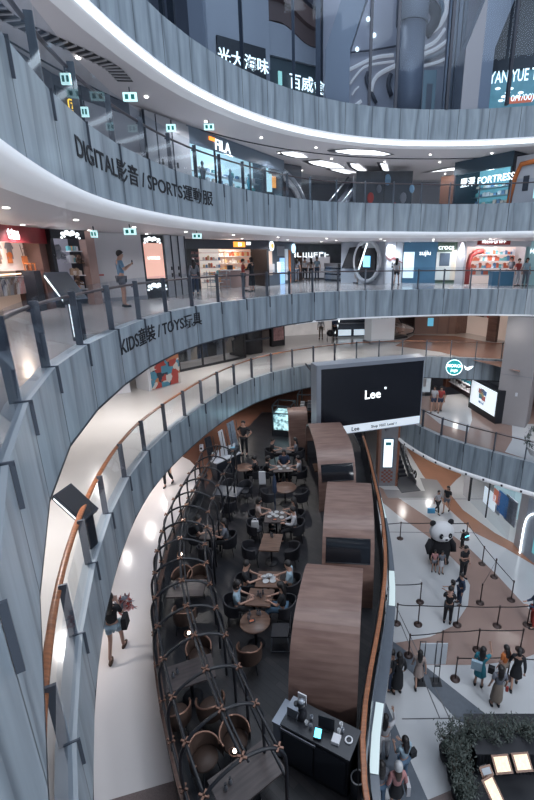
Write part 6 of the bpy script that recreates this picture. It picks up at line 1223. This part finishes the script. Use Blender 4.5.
# YAN YUE TEA shop
w_=Wall(WD(489,80,28.5),WD(560,80,27.5),Z5); L=w_.L; T=w_.thing('shop','dark shop front with white YAN YUE TEA sign and blue lit interior','shop'); zz=w_.uz(508,76)[1]; zt=w_.uz(508,68)[1]; bbx(T,'facade',mat('shop_night',(.02,.022,.03),.4),-.3,L,.3,.5,zt,13); bbx(T,'interior',mat('yan_inside',(.06,.12,.15),.4,emit=.35,ecol=(.2,.55,.7),noise=.8,nscale=3),-.3,L,.6,.7,0,zt)
letters('YAN YUE TEA',.80,m_cyan,T,(w_.uz(518.5,78)[0],0,zz-.28),bold=.006,sx=.60)
ua,za=w_.uz(505,103); ub,zb=w_.uz(534,94); bbx(T,'red_banner',mat('red_banner',(.35,.08,.05),.5,emit=.5,ecol=(.8,.2,.1)),ua,ub,.2,.25,max(za,.1),zb); letters('(10/1/00)',.42,m_cyan,T,((ua+ub)/2,.15,max(za,.1)+.1))
for k in range(7):
    u,z=w_.uz(498+ (k%3)*9+k,88+4*(k%4)); b=MB(); b.ball((u,.1,z),.10,8,6,0,(1.5,.5,.7)); b.build('spotlight',m_cyan,T)
lamp((2,24.5+3,30),260,(.75,.85,1),.4); lamp((-3.5,22,29),200,(.75,.88,1),.4); lamp((11,27,30),140,(.7,.85,1),.4)
# ================================================================ PEOPLE IN THE PHOTO
def P_(x,y,z,*a,**k):
    v=W(x,y,z); return person((v.x,v.y,z),*a,**k)
dg=lambda *a,**k:None
# third level
T,J=P_(125,307,Z3,-55,'man in grey blue shirt and shorts looking at a phone behind the third level railing','phone','blue',('shorts','grey'),h=1.93)
held('phone','dark phone in the hand of the man behind the third level railing','phone',T,J,'palmr',MB().bb(-.04,.04,-.01,.01,-.03,.12),m_black,(-.04,.05,.02))
P_(252.5,291.5,Z3,60,'shopper in black with a red bag at the warm lit shop counter','hold','black',('long_skirt','black'),True,'long','bob',h=1.68)
P_(244,291,Z3,-70,'shop assistant in red across from the shopper in black','hold','red',('trousers','black'),True,h=1.6)
P_(196,295,Z3,20,'woman in grey bending over the wire trolley rack','look','grey',('trousers','navy'),True,'long','long',h=1.6)
P_(297,282.5,Z3,5,'person in grey top walking away at the start of the far corridor','walk','grey',('trousers','grey'),True,hair='long',h=1.66)
P_(305,281,Z3,-10,'person in white shirt second in the far corridor group','walk','white',('trousers','black'),h=1.66)
P_(311,280.5,Z3,15,'dark haired person in beige third in the far corridor group','stand','beige',('trousers','black'),True,hair='long',h=1.6)
P_(317,280.5,Z3,170,'person in pale blue last in the far corridor group','stand','pale',('trousers','navy'),h=1.68)
P_(350,283,Z3,200,'woman in white top using a phone at the centre of the third level','phone','white',('trousers','grey'),True,'long','long',h=1.7)
P_(356.5,283.5,Z3,120,'man in brown jacket beside the woman with the phone','stand','brown',('trousers','beige'),False,'long',h=1.75)
P_(396,285,Z3,-30,'woman in white blouse and black shorts by the pale pillar','walk','white',('shorts','black'),True,hair='long',h=1.62)
P_(421,282,Z3,150,'person in dark clothes near the blue shop','stand','navy',('trousers','black'),h=1.68)
P_(435,283,Z3,180,'person in black coat at the green shop window','stand','black',('trousers','navy'),False,'long',h=1.7)
P_(454,283,Z3,170,'person in black at the right side of the green shop window','stand','black',('trousers','black'),True,'long','bob',h=1.6)
P_(509,285,Z3,120,'person in grey shirt leaning at the bright toy shop','look','grey',('trousers','beige'),False,h=1.7)
P_(516,286,Z3,200,'person in white with red cap colours near the toy shop right side','stand','red',('trousers','white'),True,h=1.6)
P_(524,286,Z3,180,'person in pale clothes in front of the teal shop','stand','pale',('trousers','grey'),True,hair='long',h=1.64)
# second level
P_(321,339,Z2,170,'person in white top on the second level left of the escalator well','stand','white',('trousers','khaki'),True,'long','long',h=1.65)
P_(335,339,Z2,190,'person in dark jacket with a black pushchair on the second level','hold','navy',('trousers','black'),False,'long',h=1.72)
v=W(330,340,Z2); T=thing('pushchair','black pushchair on the second level beside the escalator well','pushchair',(v.x,v.y-.5,Z2)); b=MB(); b.ball((0,0,.6),.28,12,8,0,(1,1,.9)); b.build('hood',m_black,T); b=MB(); b.tube([(-.2,.2,.1),(-.2,-.3,.95),(.2,-.3,.95),(.2,.2,.1)],.015,6); b.build('handle',m_steel,T)
for x in(-.22,.22):
    for y in(-.2,.25): b=MB(); b.tube([(x,y+.09*math.cos(a),.1+.09*math.sin(a)) for a in [2*PI*k/12 for k in range(12)]],.02,6,closed=True); b.build('wheel',m_black,T)
# first level, right
P_(433,412,Z1,150,'woman in white top and dark shorts walking beside the person in red','walk','white',('shorts','navy'),True,hair='short',h=1.68)
P_(439.5,412,Z1,165,'person in red top and navy shorts near the pale door','walk','red',('shorts','navy'),False,h=1.65)
# first level, left path
T,J=P_(118,655,Z1,8,'woman in black top and pale shorts walking away along the white path','carry','black',('shorts','pale'),True,'short','long',h=1.78,shoe=CL['brown'])
held('shoulder_bag','black shoulder bag at the right side of the walking woman','bag',T,J,'hipr',MB().box((0,0,0),(.12,.28,.30),0,0,None,.85),CL['black'],(.17,.05,.05))
b=MB(); rnd=random.Random(5)
for i in range(110): c=Vector((rnd.gauss(0,.10),rnd.gauss(0,.08),rnd.gauss(0,.10))); d=Vector((rnd.gauss(0,1),rnd.gauss(0,1),rnd.gauss(0,1))).normalized()*.1; s=d.cross(Vector((.2,.4,.9))).normalized()*.04; b.add([c-d,c+s,c+d,c-s],[(0,1,2,3)],i%3)
held('flower_bouquet','bunch of coral red flowers and grey leaves carried by the walking woman','flowers',T,J,'palmr',b,[CL['pink'],CL['red'],CL['grey']],(.12,.05,-.2))
P_(169,485,Z1,175,'person in black trousers and blue top on the white path half hidden by the band','walk','blue',('trousers','black'),True,h=1.6)
P_(245,455,Z1,165,'waiter in black with hands on hips beside the podium','hips','black',('trousers','black'),False,'short',h=1.78)
# ground hall
P_(437,513,0,-150,'child in white shirt with a blue bag in the lowest hall','walk','white',('trousers','black'),False,h=1.45)
v=W(436,509,.5); b=MB(); b.bb(-.2,.2,-.06,.06,0,.28); tag(b.build('carrier_bag',mat('bag_blue',(.05,.25,.45),.5),None,(v.x-.3,v.y-.15,.35)),'bright blue carrier bag beside the child in white','bag')
P_(446,512,0,140,'woman with long dark hair in black top beside the child with the blue bag','walk','black',('shorts','grey'),True,hair='long',h=1.66)
P_(433.5,571,0,175,'small child in pink top posing before the panda figure','stand','pink',('shorts','grey'),True,hair='bob',h=1.15)
P_(440.5,573,0,185,'small child in grey top posing right before the panda figure','stand','grey',('skirt','white'),True,hair='pony',h=1.2)
T,J=P_(462,548,0,30,'small child in black carrying a backpack with cyan stripe near the barrier corner','look','black',('trousers','black'),False,'long',h=1.05)
b=MB(); b.bb(-.13,.13,-.08,.08,-.16,.16); b.bb(-.14,.14,-.09,-.08,-.02,.03,1); held('backpack','black backpack with glowing cyan stripe on the small child','bag',T,J,'chest',b,[m_black,m_scr],(0,-.22,.02))
P_(462,578,0,-160,'man in black t shirt looking down in the roped area','look','black',('trousers','black'),False,h=1.75)
P_(459,604,0,100,'person in dark jacket bending forward behind the man in black','look','navy',('trousers','navy'),False,'long',h=1.55)
P_(450,609,0,60,'short person in blue jeans at the left of the bending person','hold','black',('trousers','denim'),True,hair='bob',h=1.45)
P_(447,623,0,-20,'person in black with a camera standing at the long rope','phone','black',('trousers','black'),False,h=1.74)
P_(389,613,0,60,'person in dark clothes half hidden by the cafe railing','stand','navy',('trousers','black'),False,'long',h=1.7)
P_(532,627,0,80,'person in navy and red at the right edge by the rope','hold','navy',('trousers','red'),False,'long',h=1.72)
P_(397,693,0,15,'woman in long black dress at the left of the notice board','stand','black',('long_skirt','black'),True,'long','long',h=1.72)
P_(390,689,0,70,'person in dark shirt left behind the woman in the long black dress','stand','black',('trousers','navy'),False,h=1.7)
P_(417.5,685,0,-10,'girl in pale pink dress walking past the notice board','walk','beige',('dress','beige'),True,hair='long',h=1.5)
T,J=P_(478,686,0,-25,'woman in teal dress raising one hand beside the barriers','raise','teal',('dress','teal'),True,hair='long',h=1.68)
held('tote_bag','pale blue tote bag on the back of the woman in teal','bag',T,J,'pelvis',MB().box((0,0,0),(.34,.10,.34)),CL['pale'],(-.14,-.20,.16)); held('handbag','black handbag at the right of the woman in teal','bag',T,J,'hipr',MB().box((0,0,0),(.2,.14,.24)),CL['black'],(.24,.02,.02))
P_(501,682,0,30,'girl in orange top behind the woman with the khaki skirt','stand','orange',('trousers','khaki'),True,hair='long',h=1.6)
T,J=P_(495,706,0,-5,'woman in grey blouse and wide khaki skirt nearest the bushes','stand','grey',('long_skirt','khaki'),True,'short','long',h=1.68)
held('red_pouch','small red pouch hanging at the right of the khaki skirt','bag',T,J,'wrr',MB().box((0,0,0),(.08,.05,.18)),CL['red'],(.06,0,-.15))
P_(513.5,687,0,-25,'woman in black knee length dress at the right of the barrier posts','walk','black',('dress','black'),True,'long','bob',h=1.66)
P_(383,757,0,-15,'woman in white raising an arm beside the cafe edge','raise','white',('trousers','white'),True,'long','long',h=1.66)
T,J=P_(402,780,0,25,'woman in pale blue top with long ponytail below the cafe','hold','pale',('trousers','denim'),True,'short','long',h=1.66)
held('handbag','black handbag at the hip of the woman in pale blue','bag',T,J,'hipr',MB().box((0,0,0),(.2,.14,.22)),CL['black'],(.2,.0,.05))
T,J=P_(395,808,0,5,'woman in white knitted hat and black skirt at the bottom of the photo','stand','pink',('skirt','black'),True,'long','long',h=1.66,hairm=m_hairb)
held('knitted_hat','white knitted hat on the long haired woman with the black skirt','hat',T,J,'crown',MB().lathe([(.115,-.06),(.12,.0),(.10,.08),(.05,.13),(0,.14)],(0,0,0),16,cap=False),m_china,(0,-.02,.0))
held('tote_bag','white tote bag hanging right of the black skirt','bag',T,J,'hipr',MB().box((0,0,0),(.10,.26,.34)),CL['white'],(.2,.0,-.05))
P_(379,806,0,10,'woman in grey top and jeans at the bottom beside the orange handrail','stand','grey',('trousers','denim'),True,'short','long',h=1.66)
# diners
def sit(tb,dx,dy,face,label,top,bottom=('trousers','black'),female=True,hair='short',sleeve='short'):
    person((tb[0]+dx,tb[1]+dy,Z1+.01),face,label,'sit',top,bottom,female,sleeve,hair,h=1.66)
sit(A7,-.66,.0,-85,'diner in black left of the table before the lit cube','black',hair='bob'); sit(A7,.68,0,85,'diner in white shirt right of the table before the lit cube','white',female=False); sit(A7,0,.64,180,'diner in dark top facing the camera near the lit cube','navy',hair='long')
sit(A8,-.56,.1,-85,'diner in black at the left of the farthest table','black',female=False); sit(A8,.56,.1,85,'diner in grey at the right of the farthest table','grey',hair='long')
sit(A6,-.64,.25,-80,'diner in beige top at the left far corner of the full table','beige',hair='bob'); sit(A6,.64,.25,80,'diner in black at the right far corner of the full table','black',hair='long'); sit(A6,.64,-.32,95,'diner in pale jacket at the right near corner of the full table','white',hair='short',sleeve='long'); 
sit(A2,-.62,.05,-88,'diner in black beside the teapot table on the left','black',female=False); sit(A2,.60,.05,88,'diner in pale blue shirt right of the teapot table','pale',female=False); sit(A3,-.60,-.05,-86,'diner in pale blue left of the table with condiment jars','pale',hair='bob'); sit(A3,.60,-.1,84,'diner in dark top and blue jeans right of the condiment jars','black',('trousers','blue'),hair='long')
sit(B[3],-.44,.1,-90,'guest in dark clothes at the papers table under the pergola','black',female=False); sit(B[3],.5,-.1,90,'guest in grey at the right of the papers table','grey',hair='long'); sit(B[5],.50,-.1,80,'guest in black at the small round table near the waiter','black',hair='short')
T=thing('shoulder_bag','white bag standing on the chair left of the full table','bag',(A6[0]-.68,A6[1]-.32,Z1+.50)); MB().box((0,0,.13),(.26,.14,.26),0,0,None,.85).build('bag_body',m_china,T); b=MB(); b.tube([(-.08,0,.25),(-.05,0,.36),(.05,0,.36),(.08,0,.25)],.01,6); b.build('strap',m_wht,T)
T=thing('parasol','slim folded dark parasol standing between the round and full aisle tables','parasol',(A5[0]-.30,A5[1]-.95,Z1+.01)); MB().lathe([(.18,0),(.18,.03),(.02,.05),(.02,1.0),(.09,1.1),(.07,1.5),(.0,1.85)],(0,0,0),12).build('canopy',CL['navy'],T)
b=MB(); b.bb(-.13,.13,-.03,.03,0,.55); T=b.build('baby_seat_back',m_wht,None,(A7[0]-.75,A7[1]-1.0,Z1+.55)); tag(T,'white padded high chair back left of the bare round table','chair'); bpy.data.objects[T.name].name='high_chair'
b=MB(); [b.tube([(x,y,-.54),(x*.6,y*.6,.0)],.014,6) for x in(-.16,.16) for y in(-.14,.14)]; b.build('leg',m_black,T)
